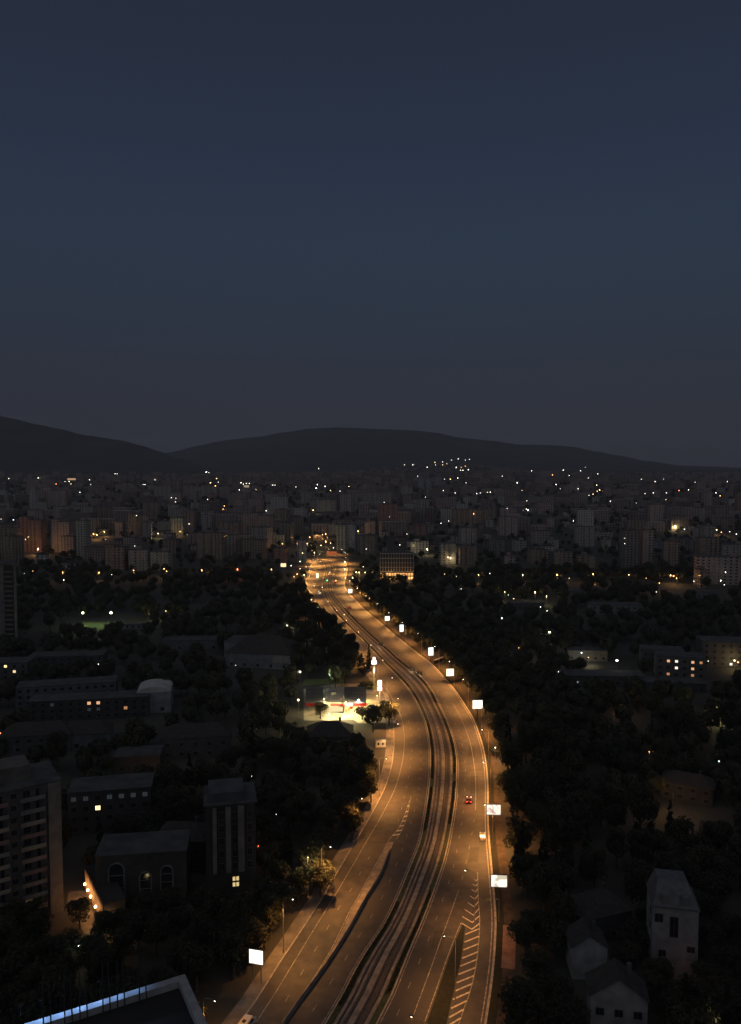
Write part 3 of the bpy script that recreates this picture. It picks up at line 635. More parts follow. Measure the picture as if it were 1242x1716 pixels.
# ================================================================== PETROL STATION
M_fore = surf('forecourt_concrete', (.22, .205, .17), (.34, .32, .27), .2, .8, 8, .1, c3=(.16, .15, .13), scale2=.12)
def pump_station():
    o = at(585, 1186, 0); ox, oy = o.x, o.y
    def P(px, py, z=0): q = at(px, py, z); return (q.x - ox, q.y - oy)
    yard = [P(509, 1208), P(509, 1155), P(560, 1146), P(628, 1146), P(650, 1164), P(659, 1188), P(664, 1212), P(600, 1212), P(592, 1206)]
    tag(MB().prism([(a + ox, b + oy) for a, b in yard][::-1], -.02, .10).build('pavement_forecourt', M_fore), kind='structure')
    tag(MB().prism([(at(a, b).x, at(a, b).y) for a, b in ((505, 1149), (578, 1146), (576, 1137), (511, 1139))], -.02, .14).build('lawn_strip', M_lawn), kind='structure')
    tag(MB().prism([(at(a, b).x, at(a, b).y) for a, b in ((600, 1156), (634, 1156), (631, 1140), (606, 1142))], -.02, .16).build('lawn_corner', M_lawn), kind='structure')
    t = empty('petrol_station', (ox, oy, .1)); tag(t, 'lit petrol station with dark flat canopies and a red fascia', 'petrol station')
    def canopy(x0, x1, y0, y1, z, m, name):
        A, B, C_, D_ = P(x0, y1, z), P(x1, y1, z), P(x1, y0, z), P(x0, y0, z)
        r = MB().prism([A, B, C_, D_], z - .5, z).build(name, m, t)
        MB().box((A[0] + B[0]) / 2, A[1] - .08, z - 1.15, B[0] - A[0] + .3, .14, 1.2).build('fascia', M_red, r)
        return A, B, C_, D_, r
    A, B, C_, D_, r1 = canopy(577, 614, 1151, 1179, 5.6, M_roof, 'canopy'); cols = [(A, B, C_, D_)]
    MB().box(A[0] + 2.4, A[1] - .17, 4.75, 2.8, .05, .7).build('glow_board', emit('station_sign', (1, 1, 1), 3.0), r1)
    A2, B2, C2, D2, r2 = canopy(512.5, 542, 1151, 1179, 5.4, M_roof, 'canopy')
    A3, B3, C3, D3 = P(543, 1178, 4.6), P(576, 1178, 4.6), P(576, 1154, 4.6), P(545, 1154, 4.6)
    shop = MB().prism([A3, B3, C3, D3], 0, 4.2).build('shop', M_yard, t)
    rm = surf('ribbed_metal_roof', (.30, .27, .24), (.42, .38, .34), .5, .5, 4)
    MB().prism([A3, B3, C3, D3], 4.2, 4.6).build('shop_roof', rm, t)
    for k in range(9):
        q = (k + .5) / 9; x_ = A3[0] + (B3[0] - A3[0]) * q; x2 = D3[0] + (C3[0] - D3[0]) * q
        MB().tube([(x_, A3[1], 4.62), (x2, D3[1], 4.62)], .09, 4).build('roof_rib', M_pole, t)
    MB().box((A3[0] + B3[0]) / 2 + 1.4, A3[1] - .07, 3.2, (B3[0] - A3[0]) * .66, .12, 1.1).build('fascia', M_red, shop)
    MB().box((A3[0] + B3[0]) / 2 + 1, A3[1] - .04, .5, (B3[0] - A3[0]) * .7, .05, 2.3).build('shop_window', emit('shop_light', (1, .80, .42), 1.0), shop)
    MB().box((D3[0] + C3[0]) / 2, (A3[1] + D3[1]) / 2 + 2, 4.6, 2.2, 1.8, 1.1).build('roof_unit', M_pole, t)
    for cx_ in (.2, .8):
        for (a, b, c, d) in ((A, B, C_, D_), (A2, B2, C2, D2)):
            for q in (.25, .75):
                x_ = a[0] + (b[0] - a[0]) * cx_; y_ = a[1] + (d[1] - a[1]) * q
                MB().tube([(x_, y_, 0), (x_, y_, 5)], .16, 8).build('column', M_frame, t)
    for q in (.3, .7):
        x_ = A[0] + (B[0] - A[0]) * q; y_ = A[1] + (D_[1] - A[1]) * .4
        pm = MB().box(x_, y_, 0, .9, .6, 1.7).build('fuel_pump', M_red, t); MB().box(x_, y_ - .31, 1.0, .6, .04, .5).build('display', glow('w', 1.5), pm)
    WARM = (1, .70, .24)
    for q in (.15, .5, .85):
        for v_ in (.2, .7):
            light('canopy_light', 'SPOT', t, (A[0] + (B[0] - A[0]) * q, A[1] + (D_[1] - A[1]) * v_, 4.9), 4400, WARM, .4, 165, .4)
    light('canopy_light', 'SPOT', t, (A2[0] + 4, A2[1] + 4, 4.8), 900, WARM, .4, 165, .4)
    return t
pump_station()
for _a in ((585, 1186, 24), (540, 1195, 16), (522, 1168, 9), (610, 1195, 12), (570, 1208, 14), (640, 1180, 10), (555, 1225, 12), (530, 1222, 10)): _q = at(_a[0], _a[1]); BOX.append((_q.x, _q.y, _a[2]))
def yard_lamp(px, py, h, label, c='w', power=0, r=.3, s=10, name='yard_lamp', group=None, reach=0):
    hd = at(px, py, h); t = empty(name, (hd.x, hd.y, .05)); tag(t, label, 'lamp', group)
    MB().tube([(0, 0, 0), (0, 0, h - r)], [.09, .05], 6).build('pole', M_pole, t)
    MB().ball(0, 0, h, r, 10, 6, .8).build('globe', glow(c, s), t)
    if power: light('globe_light', 'POINT', t, (0, 0, h - r - .25), power, LC[c], .2)
    return t
YG = 'lamps of the petrol station'
yard_lamp(503, 1126, 8, 'white lamp on a pole at the back corner of the petrol station lawn', 'w', 700, .45, 8, group=YG)
yard_lamp(554, 1127, 8, 'thin pole lamp behind the middle of the petrol station', 'g', 1500, .22, 8, group=YG)
yard_lamp(500, 1173, 7, 'white lamp at the western edge of the forecourt', 'y', 1500, .42, 8, group=YG)
yard_lamp(543, 1172, 6.6, 'lamp above the shop door of the petrol station', 'y', 2600, .32, 8, group=YG)
yard_lamp(601, 1173, 6.6, 'white lamp above the red fascia of the canopy', 'w', 2600, .36, 8, group=YG)
yard_lamp(552, 1197, 2.6, 'low bright lamp standing on the open forecourt', 'y', 2600, .42, 6, group=YG)
yard_lamp(580, 1176, 6.9, 'long lamp over the pale forecourt paving', 'y', 24000, .2, 6, group=YG)
yard_lamp(632, 1166, 6.0, 'lamp by the forecourt exit next to the round tree', 'y', 2200, .2, 6, group=YG)
def totem(px, ytop, ybase, w, panels, label):
    b = at(px, ybase, 0); h = CAMH - (ytop - HZ) * b.y / FPX; t = empty('totem_sign', (b.x, b.y, .05)); tag(t, label, 'sign')
    MB().box(0, 0, 0, .55, .4, h - .2).build('post', M_frame, t)
    for z0, hh, ww, s in panels: MB().box(0, -.02, h - z0 - hh, ww, .6, hh).build('lit_panel', emit('totem_glow', (1, .88, .84), s), t)
    light('totem_light', 'POINT', t, (0, -1, h * .6), 700, (1, .85, .45), .4)
totem(627, 1105, 1157, 2, [(0, 1.6, 1.3, 2.2), (1.7, 1.7, 2.5, 2.6)], 'tall lit price totem on a pale post beside the petrol station')
totem(636.5, 1145, 1176, 2, [(0, 2.6, 1.7, 4), (3.2, 1.5, 2.0, 3)], 'short double lit sign at the forecourt exit behind the round tree')
# kiosk by the kerb
p = at(642, 1254, 0); t = empty('kiosk', (p.x - 1, p.y + 2, .1), R(6)); tag(t, 'small pale roadside kiosk beneath the trees by the western kerb', 'kiosk'); BOX.append((p.x, p.y - 4, 7))
MB().box(0, 0, 0, 4.0, 2.6, 2.9).build('wall', M_yard, t); MB().box(0, 0, 2.9, 4.5, 3.1, .2).build('roof', M_pole, t)
for dx in (-.9, .8): MB().box(dx, -1.32, .9, .8, .06, 1.0).build('window', M_glass, t)
light('kiosk_light', 'POINT', t, (1.5, -3, 3.4), 420, (1, .62, .3), .2)
# ================================================================== BUILDINGS OF THE CITY
CL0 = {'grey': (.15, .14, .135), 'pinkish': (.20, .15, .135), 'brick red': (.16, .095, .08), 'pale': (.25, .24, .225), 'greenish': (.185, .19, .16), 'bluish': (.13, .15, .18), 'dark': (.085, .082, .08), 'brown': (.13, .105, .09)}  # warm pinkish tints carry the glow of the city lamps in the wall colour
CL = {k: tuple(min(.40, c * 1.75) for c in v) for k, v in CL0.items()}
def shell(t, w, d, h, col, roof='flat', fins=0, fincol=None, setback=False):
    """wall, roof and what stands on it"""
    b = MB().box(0, 0, -1.5, w, d, h + 1.5)
    if setback: b.box(-w * .26, -d * .08, -1.5, w * .42, d * .9, h + 1.5 + h * .10)
    wall = b.build('wall', M_facade, t); wall.color = (*col, 1)
    if roof == 'flat':
        r = MB().box(0, 0, h, w + .5, d + .5, .35)
        if setback: r.box(-w * .26, -d * .08, h + h * .10, w * .42 + .4, d * .9 + .4, .35)
        r = r.build('roof', M_roof, t)
        hx = random.uniform(-.25, .25) * w
        hut = MB().box(hx, d * .1, h + .35, min(6, w * .3), min(6, d * .45), 2.6).build('lift_house', M_tint, r); hut.color = (*[c * .8 for c in col], 1)
    else:
        k = min(w, d) * .30; e = .5
        W, D_ = w / 2 + e, d / 2 + e; m = MB()
        rx = W - D_ * (0 if roof == 'gable' else 1) if w >= d else 0; ry = 0 if w >= d else D_ - W * (0 if roof == 'gable' else 1)
        a, b_, c, f = (-W, -D_, h), (W, -D_, h), (W, D_, h), (-W, D_, h)
        if w >= d: p, q = (-rx, 0, h + k), (rx, 0, h + k); m.face([a, b_, q, p]).face([c, f, p, q]).face([b_, c, q]).face([f, a, p])
        else: p, q = (0, -ry, h + k), (0, ry, h + k); m.face([a, b_, p]).face([b_, c, q, p]).face([c, f, q]).face([f, a, p, q])
        m.face([f, c, b_, a]); r = m.build('roof', M_tile, t)
        ch = MB().box(w * .2, d * .1, h + k * .3, .9, .9, k * .9).build('chimney', M_roof, r)
    for i in range(fins):
        x = -w / 2 + w * (i + .5) / fins
        o = MB().box(x, -d / 2 - .25, 0, w / fins * .34, .5, h).build('facade_strip', M_tint, t); o.color = (*(fincol or [min(.30, c * 1.25) for c in col]), 1)
    return wall
def far_building(x0, x1, yt, yb, ck, label, fins=0, roof='flat', rot=None, depth=None, setback=False, name='apartment_block', group=None):
    g, _ = on_ground((x0 + x1) / 2, yb); Y = g.y
    w = (x1 - x0) * Y / FPX; h = max(5, at_dist((x0 + x1) / 2, yt, Y).z - T(g.x, Y))
    d = depth or (12 + (w * .15 if w < 40 else 3)); rot = random.uniform(-.22, .22) if rot is None else rot
    k = abs(math.cos(rot)) + abs(math.sin(rot)) * d / w; w /= k
    t = empty(name, (g.x, Y + d / 2, T(g.x, Y + d / 2)), rot); tag(t, label, 'building', group)
    shell(t, w, d, h, CL[ck], roof, fins, None, setback); BOX.append((g.x, Y + d / 2, max(w, d) * .6 + 1)); return t
FAR = [  # x0, x1, top, foot, colour, strips, setback
 (0, 10, 822, 850, 'pale', 2, 0), (49, 61, 821, 853, 'pale', 2, 0), (77, 111, 822, 851, 'pinkish', 3, 0), (90, 156, 849, 878, 'grey', 7, 0), (32, 72, 872, 926, 'brick red', 4, 1), (85, 121, 875, 926, 'pinkish', 3, 1),
 (128, 147, 873, 934, 'greenish', 0, 0), (190, 205, 875, 900, 'pinkish', 2, 0), (176, 210, 917, 957, 'brown', 4, 1), (212, 248, 922, 957, 'grey', 3, 0), (252, 284, 925, 957, 'greenish', 3, 0), (160, 186, 850, 873, 'brown', 3, 0),
 (236, 253, 876, 904, 'grey', 2, 0), (214, 232, 862, 900, 'brown', 3, 0), (273, 291, 895, 919, 'pinkish', 2, 0), (331, 351, 892, 919, 'grey', 2, 0), (365, 383, 888, 915, 'pinkish', 2, 0), (306, 329, 856, 890, 'brown', 3, 0), (337, 355, 863, 890, 'grey', 2, 0),
 (388, 401, 860, 882, 'grey', 2, 0), (404, 414, 860, 903, 'pinkish', 2, 0), (257, 290, 814, 838, 'grey', 4, 0), (289, 305, 805, 835, 'brown', 2, 0), (306, 364, 815, 836, 'grey', 6, 0), (366, 385, 816, 834, 'pinkish', 2, 0), (280, 300, 846, 872, 'greenish', 2, 0),
 (416, 456, 864, 899, 'pinkish', 5, 1), (453, 482, 833, 868, 'pale', 4, 0), (504, 521, 824, 849, 'grey', 3, 0), (520, 566, 838, 858, 'grey', 5, 0), (570, 590, 828, 860, 'pinkish', 2, 0), (590, 599, 828, 858, 'greenish', 1, 0), (564, 581, 880, 922, 'greenish', 0, 0), (580, 598, 879, 922, 'bluish', 1, 0),
 (458, 480, 919, 944, 'brick red', 2, 0), (496, 513, 906, 944, 'bluish', 2, 0), (634, 667, 845, 892, 'brick red', 4, 0), (600, 658, 826, 846, 'grey', 7, 0), (610, 629, 874, 896, 'grey', 2, 0), (671, 718, 881, 897, 'brick red', 4, 0), (690, 721, 837, 858, 'grey', 3, 0), (757, 820, 854, 882, 'brown', 7, 0),
 (777, 789, 833, 850, 'pale', 2, 0), (736, 766, 911, 946, 'grey', 3, 0), (770, 800, 916, 948, 'brown', 3, 0), (800, 834, 851, 874, 'brown', 4, 0), (835, 868, 851, 874, 'pinkish', 4, 0), (855, 866, 822, 850, 'brown', 1, 0), (815, 829, 871, 884, 'greenish', 1, 0), (868, 882, 868, 884, 'grey', 1, 0), (861, 882, 906, 924, 'greenish', 2, 0), (917, 930, 868, 884, 'pinkish', 1, 0),
 (888, 921, 922, 945, 'brown', 4, 1), (846, 868, 932, 956, 'pinkish', 2, 0), (930, 964, 926, 950, 'brown', 4, 1), (968, 1000, 932, 952, 'brown', 3, 0), (966, 998, 883, 916, 'grey', 3, 0), (921, 936, 905, 920, 'greenish', 1, 0), (968, 985, 870, 882, 'pinkish', 2, 0), (1012, 1024, 905, 922, 'greenish', 1, 0),
 (1089, 1113, 846, 886, 'pinkish', 3, 0), (1072, 1096, 889, 948, 'pinkish', 2, 0), (1043, 1071, 890, 950, 'dark', 0, 0), (1171, 1260, 934, 980, 'pinkish', 8, 0), (1132, 1141, 833, 857, 'brown', 1, 0), (1143, 1153, 833, 857, 'brown', 1, 0), (1180, 1199, 881, 912, 'grey', 2, 0), (1102, 1114, 908, 922, 'bluish', 1, 0), (1236, 1262, 826, 868, 'brown', 2, 0),
 (700, 711, 800, 822, 'bluish', 1, 0), (713, 722, 801, 822, 'bluish', 1, 0), (728, 738, 799, 820, 'bluish', 1, 0), (1172, 1186, 955, 985, 'brown', 1, 0), (0, 30, 885, 935, 'brown', 3, 0), (395, 408, 905, 935, 'dark', 2, 0), (600, 632, 898, 930, 'dark', 3, 0), (820, 850, 905, 930, 'dark', 3, 0), (1120, 1165, 905, 925, 'dark', 4, 0)]
LIGHTS = '''15,802,w,.8 56,792,w,.8 64,801,g,1 94,811,r,1 109,807,w,.8 116,807,w,1 119,811,y,.7 150,804,w,.7 193,794,w,.8 196.5,794,w,.7 134,825,w,.8 152,812,w,.4 40,849,w,.7 22.5,871,c,1.3 2,870,w,.5 78,883,w,.7 47.5,900,y,.8 43,904,y,.7 64,920,o,3.2 148,887,w,.9 157,894,o,1 162,896,o,2 175,891,o,1.8 177,904,c,.4 195,911,w,.8 21,766,w,.6 28,765,w,.6
346,791,w,2 350,792,w,.8 363,802,o,1.2 353,809,o,1.8 361,814,o,1.6 366,808,w,.7 243,812,w,1 240,812,w,.5 260,804,w,.7 229,864,w,.8 287,834,w,.7 295,835,w,.5 294,841,w,.7 348,837,w,.6 376,848,o,1 374,853,o,.8 265,894,y,1.6 302,891,o,.9 317,878,w,.8 226,915,w,.6 404,809,w,1 408,811,w,.8 413,810,w,.8 418,810,w,1 401,821,w,.8 429,820,y,.4
534,785,w,.9 457,813,w,1 461,813,w,.8 496,816,w,.7 532,812,w,1.4 530,818,w,1.8 545,815,w,1.4 554,822,y,.6 570,823,w,.7 585,815,y,1.1 597,828,w,.8 446,856,w,.9 525,855,y,1.5 600,890,o,1.7 519,900,o,1 530,897,o,.9 546,895,o,1.4 546,907,o,1.2 538,914,y,.9 554,910,w,.7 559,918,w,.9 573,921,y,.8 507,927,y,1.1 527,926,o,1.4 515,911,y,1 473,911,o,.9 541,903,o,.6 549,901,r,.7
716,783,w,1 755,803,o,1.7 767,801,w,1.2 765,783,w,.7 776,788,w,1 785,787,w,1.1 780,781,o,.7 780,771,w,.5 787,770,w,.6 781,809,w,.7 745,803,w,.6 700,798,w,.5 763,826,w,.9 743,822,y,.8 799,827,w,.8 805,826,w,.7 817,825,o,.7 713,833,y,.8 794,861,o,1.3 739,877,w,.9 752,873,w,.8 695,881,o,1.2 682,895,w,.8 653,866,w,.4 644,842,w,.6 670,913,w,.8 614,920,w,.8 716,920,y,1.3 751,934,o,3.6 755,935,y,2
678,779,w,.7 692,779,w,.8 729,775,y,.7 730,779,w,.7 742,774,w,.7 742,779,y,.8 757,771,w,.7 768,769,w,.9 764,784,w,.6 772,788,w,.8 773,783,o,.7 749,777,w,.5
891,789,w,.9 926,796,o,1 944,788,w,1.2 954,797,w,.8 973,789,w,.9 1002,794,w,.9 986,801,w,.6 842,798,w,.6 861,803,w,1 867,809,w,1.5 932,812,w,1.3 939,819,w,.5 969,819,w,.8 875,822,o,.8 1000,813,y,.9 1005,821,y,1.3 1001,823,o,.8 994,828,y,.8 987,830,w,.7 822,825,w,.9 883,839,w,.7 885,855,c,1.9 882,853,w,.8 850,852,w,.5 961,873,w,.9 981,783,w,.4
1075,803,w,.7 1098,807,w,.9 1112,803,w,.4 1138,822,r,1.2 1154,821,w,1 1095,826,w,1 1081,827,w,.8 1117,826,w,.7 1116,837,y,.7 1219,807,w,.6 1200,826,w,1 1207,831,o,1.1 1023,840,w,.9 1066,843,w,.6 1131,882,y,2.8 1147,887,c,1.1 1201,888,o,1.8 1209,892,o,1.3 1223,891,w,.7 1234,895,w,1 1047,911,w,.8 1047,902,w,.5 1165,808,w,.4 1034,805,w,.4
821,961,w,.9 876,963,y,1.1 934,963,o,2.6 954,969,o,.8 994,962,o,2.4 997,979,o,.5 1054,963,o,1.4 1083,969,o,.7 1105,977,o,1 1124,964,o,1.5 1129,965,o,1.9 1134,969,o,1.2 1163,974,w,.9 1216,959,w,1.6 1208,973,w,2 1214,980,w,.9 1100,992,w,.6 846,992,y,1 852,997,g,.5 861,1003,y,.7 897,992,y,1.6 916,999,y,1 802,963,o,1.4 773,987,w,1 745,962,y,.8 765,966,y,.6 906,1017,w,.9 917,1024,w,.8
105,959,o,1.3 107,972,w,1.1 166,959,o,1.2 187,963,w,1 224,956,o,1.7 275,953,o,1.2 279,957,o,1.1 338,955,o,1.7 398,954,r,2.2 55,957,o,.7 41,961,w,.4 455,954,y,1 488,948,w,1.2 503,941,g,1.2 503,953,w,.9 513,950,w,.8 510,963,y,1 578,941,y,2.4 578,954,y,1.7 579,968,y,1.1 591,968,y,1 597,959,y,1.3 602,959,o,1.3 612,959,y,1.1 624,959,y,1.2 609,950,y,.8 553,959,w,.7 540,984,w,.6 577,1030,y,.7 522,1005,w,.9 533,1018,g,.5 498,962,o,1.2 493,966,o,1'''
LP = []
for ln in LIGHTS.split():
    a = ln.split(','); px, py = float(a[0]), float(a[1]); h = 8.0 if py > 840 else 12.0; g, _ = on_ground(px, py, h); mounted = False
    for f in FAR:                                   # a light on a block's front hangs there
        if f[0] - 1 < px < f[1] + 1 and f[2] < py < f[3]:
            Yb = on_ground((f[0] + f[1]) / 2, f[3])[0].y - 4.5
            if Yb < g.y: p_ = at_dist(px, py, Yb); g = Vector((p_.x, p_.y, p_.z - h)); mounted = True
    LP.append((px, py, a[2], float(a[3]), h, g, mounted))
def clear_sight(X, Y, w, h):
    z = T(X, Y); x0, x1 = CX + (X - w * .62) / Y * FPX - 1, CX + (X + w * .62) / Y * FPX + 1
    yt, yb = HZ + (CAMH - z - h) / Y * FPX - 2, HZ + (CAMH - z) / Y * FPX + 1
    return not any(x0 < q[0] < x1 and yt < q[1] < yb and q[5].y > Y for q in LP)
bands = {}
for f in FAR: bands.setdefault(0 if f[3] < 862 else 1 if f[3] < 905 else 2, []).append(f)
SHAPE = lambda f: 'tower block' if (f[3] - f[2]) > 1.15 * (f[1] - f[0]) else 'apartment slab' if (f[1] - f[0]) > 1.5 * (f[3] - f[2]) else 'apartment block'
for k, fs in bands.items():
    for i, f in enumerate(sorted(fs, key=lambda q: q[0])):
        where = ('in the far row below the hills', 'in the middle row of the city', 'in the near row behind the trees')[k]
        far_building(*f[:5], '%s %s, %s from the left %s' % (f[4], SHAPE(f), ordinal(i), where), f[5], setback=bool(f[6]), group='apartment blocks of the city')

# office block with a white grid front and a lit ground floor
g, _ = on_ground(665, 972); Yg = g.y; t = empty('office_block', (g.x, Yg, 0)); tag(t, 'office block with a pale grid front above a glowing orange ground floor', 'building')
w = 56 * Yg / FPX; h = at_dist(665, 927, Yg).z; BOX.append((g.x, Yg, w * .7))
o = MB().box(0, 7.5, 0, w, 14, h - .3).build('wall', M_dark, t); MB().box(0, 7.5, h - .3, w + .6, 14.6, .3).build('roof', M_roof, t)
for i in range(13): MB().box(-w / 2 + w * i / 12, .2, 8.0, .42, .5, h - 8).build('grid_post', M_frame, t)
for z in (8, 12.4, 16.8, 21.2, h - .8):
    if z < h: MB().box(0, .1, z, w + .5, .45, .7 if z > 20 else .34).build('grid_beam', M_frame, t)
for fl in range(2):
    for i in range(12):
        MB().box(-w / 2 + w * (i + .5) / 12, .42, .6 + fl * 3.7, w / 12 * .8, .1, 2.6).build('lit_window', glow('o', .5 + .9 * random.random() * (1.5 - fl * .5)), t)
for i in range(5): light('door_light', 'POINT', t, (-w / 2 + w * (i + .5) / 5, -4, 5), 900, LC['o'], .3)

# a small domed hall whose dome glows in place of floodlight on it
g, _ = on_ground(706, 856); t = empty('domed_hall', (g.x, g.y, T(g.x, g.y))); tag(t, 'small hall with a glowing white dome in the middle of the city', 'building')
MB().prism([(9 * math.cos(a * .785), 9 * math.sin(a * .785)) for a in range(8)], 0, 6).build('wall', M_white, t)
m = MB()
for a in range(5):
    th0, th1 = a * math.pi / 10, (a + 1) * math.pi / 10
    for b in range(12):
        p0, p1 = b * math.pi / 6, (b + 1) * math.pi / 6
        m.face([(8 * math.cos(th) * math.cos(p), 8 * math.cos(th) * math.sin(p), 6 + 7 * math.sin(th)) for th, p in ((th0, p0), (th0, p1), (th1, p1), (th1, p0))])
m.build('dome', emit('glowing_dome', (1, .93, .72), 1.4), t)

# ------------------------------------------------------------------ near buildings with windows built one by one
def window_mesh(w, h, name='window', arch=False, fr=.09, mull=1):
    f = MB(); f.box(-w / 2, 0, 0, fr, .16, h).box(w / 2, 0, 0, fr, .16, h).box(0, 0, 0, w - fr, .16, fr).box(0, 0, h - fr, w - fr, .16, fr)
    for i in range(mull): f.box(-w / 2 + w * (i + 1) / (mull + 1), 0, fr, fr * .7, .12, h - 2 * fr)
    return f.mesh(name, M_sash), MB().face([(-w / 2, -.03, fr), (w / 2, -.03, fr), (w / 2, -.03, h - fr), (-w / 2, -.03, h - fr)]).mesh('pane', M_glass)
WIN = {}
def window(t, x, y, z, face='s', w=1.4, h=1.5, lit=None, mull=1, power=0):
    k = (w, h, mull)
    if k not in WIN: WIN[k] = window_mesh(w, h, mull=mull)
    fm, pm = WIN[k]; rz = {'s': 0, 'e': math.pi / 2, 'w': -math.pi / 2, 'n': math.pi}[face]
    o = put('window', fm, t, (x, y, z), rz); p = put('pane', pm, o)
    if lit:
        me = pm.copy(); me.materials.clear(); me.materials.append(lit); p.data = me
    return o
def plain(t, w, d, h, col, roofm=None, over=.4, x=0, y=0, z=0, name='wall'):
    o = MB().box(x, y, z - (1 if z == 0 else 0), w, d, h + (1 if z == 0 else 0)).build(name, M_tint, t); o.color = (*col, 1)
    if roofm: MB().box(x, y, z + h, w + over, d + over, .3).build('roof', roofm, t)
    return o
def near(px, yb, w, d, rz, name, label, cat='building', dy=0, r=None):
    p = at(px, yb, 0); t = empty(name, (p.x, p.y, 0), rz); tag(t, label, cat); BOX.append((p.x, p.y, r or max(w, d) * .5)); BOX.append((p.x, p.y - 6, min(w, 12) * .45)); return t

# tall apartment house at the left edge, long front running away to the right
a33, b33 = at(-70, 1345, 33).xy, at(101, 1308, 33).xy; dd = (b33 - a33).normalized(); rz = math.atan2(dd.y, dd.x)
t = empty('apartment_house', (b33.x, b33.y, 0), rz); tag(t, 'dim eleven storey apartment house with balconies at the left edge', 'building'); BOX.append((b33.x - 14, b33.y - 4, 22))
FL = 11; Lf = 36
o = MB().box(-Lf / 2, 7, -1, Lf, 14, 34).build('wall', M_tint, t); o.color = (.085, .08, .078, 1)
MB().box(-Lf / 2, 7, 33, Lf + .6, 14.6, .4).build('roof', M_roof, t)
o = MB().box(-Lf / 2 - 2, 8.5, 33.4, Lf - 8, 8, 3.6).build('penthouse', M_tint, t); o.color = (.10, .095, .09, 1)
o = MB().box(-1.5, -.3, 0, 3.0, .6, 33).build('corner_panel', M_tint, t); o.color = (.15, .145, .135, 1)
bal = MB().box(0, -.75, 0, 5.6, 1.5, .18).box(0, -1.45, .18, 5.6, .1, .85).box(-2.75, -.75, .18, .1, 1.4, .85).box(2.75, -.75, .18, .1, 1.4, .85).mesh('balcony', M_tint)
for f in range(FL):
    z = f * 3.0
    for k in range(4):
        x = -6.6 - k * 8.2
        o = put('balcony', bal, t, (x, 0, z)); c = random.choice([(.19, .16, .14), (.21, .19, .17), (.16, .11, .10), (.14, .15, .15), (.22, .20, .15)]); o.color = (*c, 1)
        lit = glow('y', .05) if (f, k) == (1, 0) else None
        window(t, x - 1.2, -.05, z + .75, 's', 1.6, 1.7, lit); window(t, x + 1.3, -.05, z + .25, 's', .9, 2.2, mull=0)
        if k < 3: window(t, x - 4.1, -.05, z + .95, 's', 1.3, 1.4)
    for yy in (3.5, 7.5, 11): window(t, .05, yy, z + .9, 'e', 1.2, 1.4)

# courtyard wall lamps beside it
t = near(158, 1530, 10, 10, R(-58), 'courtyard_house', 'low house whose long wall carries a row of glowing orange lamps', r=12)
o = plain(t, 20, 5, 7, (.05, .045, .04), M_tile, y=2.6)  # dark colour stands for the sides turned away from the lamps
o = MB().box(0, -.06, 0, 19, .12, 6.6).build('lit_front', M_tint, t); o.color = (.24, .19, .155, 1)  # paler than the other walls: the lamp light is put into its colour
for k, x in enumerate((-7.5, -4.2, -.8, 4.4)):
    lm = empty('wall_lamp', (0, 0, 0)); lm.parent = t; lm.location = (x, -.45, 4.0)
    MB().box(0, .15, .1, .12, .3, .12).build('bracket', M_dark, lm); MB().ball(0, -.15, 0, .26, 10, 6, 1.3).build('globe', glow('o', 26), lm)
    light('wall_light', 'POINT', lm, (0, -.7, -.1), 330, (1, .40, .12), .15)
for x in (-9.0, -2.4, 2.2, 8.2): window(t, x, -.15, 1.2, 's', 1.2, 1.7)
cp = smooth([at(112, 1512).xy, at(135, 1507).xy, at(155, 1522).xy, at(180, 1556).xy]); tag(MB().strip(offset(cp, -5), offset(cp, 5), .02).build('pavement_courtyard', M_slab), kind='structure')
BOX.append((at(130, 1512).x, at(130, 1512).y - 3, 8))

# dark house with three big arched frames
t = near(238, 1522, 18, 10, R(8), 'arched_house', 'dark house front with three pale arched window frames')
o = plain(t, 22, 11, 14, (.045, .042, .04), M_roof, y=5.5)
M_arch = surf('dim_stone', (.10, .10, .095), (.16, .155, .15), 1, .8, 4)
def arch(t, x, z, w, h, n=8):
    pts = [(x - w / 2, -.15, z), (x - w / 2, -.15, z + h - w / 2)] + [(x - w / 2 * math.cos(math.pi * i / n), -.15, z + h - w / 2 + w / 2 * math.sin(math.pi * i / n)) for i in range(1, n)] + [(x + w / 2, -.15, z + h - w / 2), (x + w / 2, -.15, z)]
    f = MB().tube(pts, .2, 5).build('arched_window', M_arch, t)
    MB().face([(p[0], -.05, p[2]) for p in pts]).build('pane', M_glass, f)
    for q in (.33, .66): MB().box(x, -.12, z + h * q, w, .14, .16).build('transom', M_arch, f)
arch(t, -6.0, 2.5, 3.8, 9.6); arch(t, 1.0, 2.8, 2.9, 6.6); arch(t, 6.2, 4.2, 3.0, 6.4)

# building with three pale vertical ribs
t = near(388, 1508, 14, 10, R(12), 'ribbed_building', 'dark office house with three pale vertical ribs and one lit window')
o = plain(t, 12.5, 12, 25, (.032, .032, .033), M_roof, .8, y=6)
o = MB().box(-1, 6, 25.3, 9, 9, 2.2).build('penthouse', M_tint, t); o.color = (.06, .065, .075, 1)
for x, w_ in ((-4.0, 1.0), (-.6, 1.35), (2.6, 1.6)):
    o = MB().box(x, -.35, 7.5, w_, .7, 17).build('facade_rib', M_tint, t); o.color = (.13, .13, .125, 1)
for f in range(5):
    for x in (-2.3, 1.0, 4.8): window(t, x, -.04, 8 + f * 3.3, 's', 1.2, 1.9)
Wy = glow('y', .75)
for x in (.1, 1.0): 
    for z in (3.4, 4.9): window(t, x + .6, -.04, z, 's', .75, 1.25, Wy, 0)

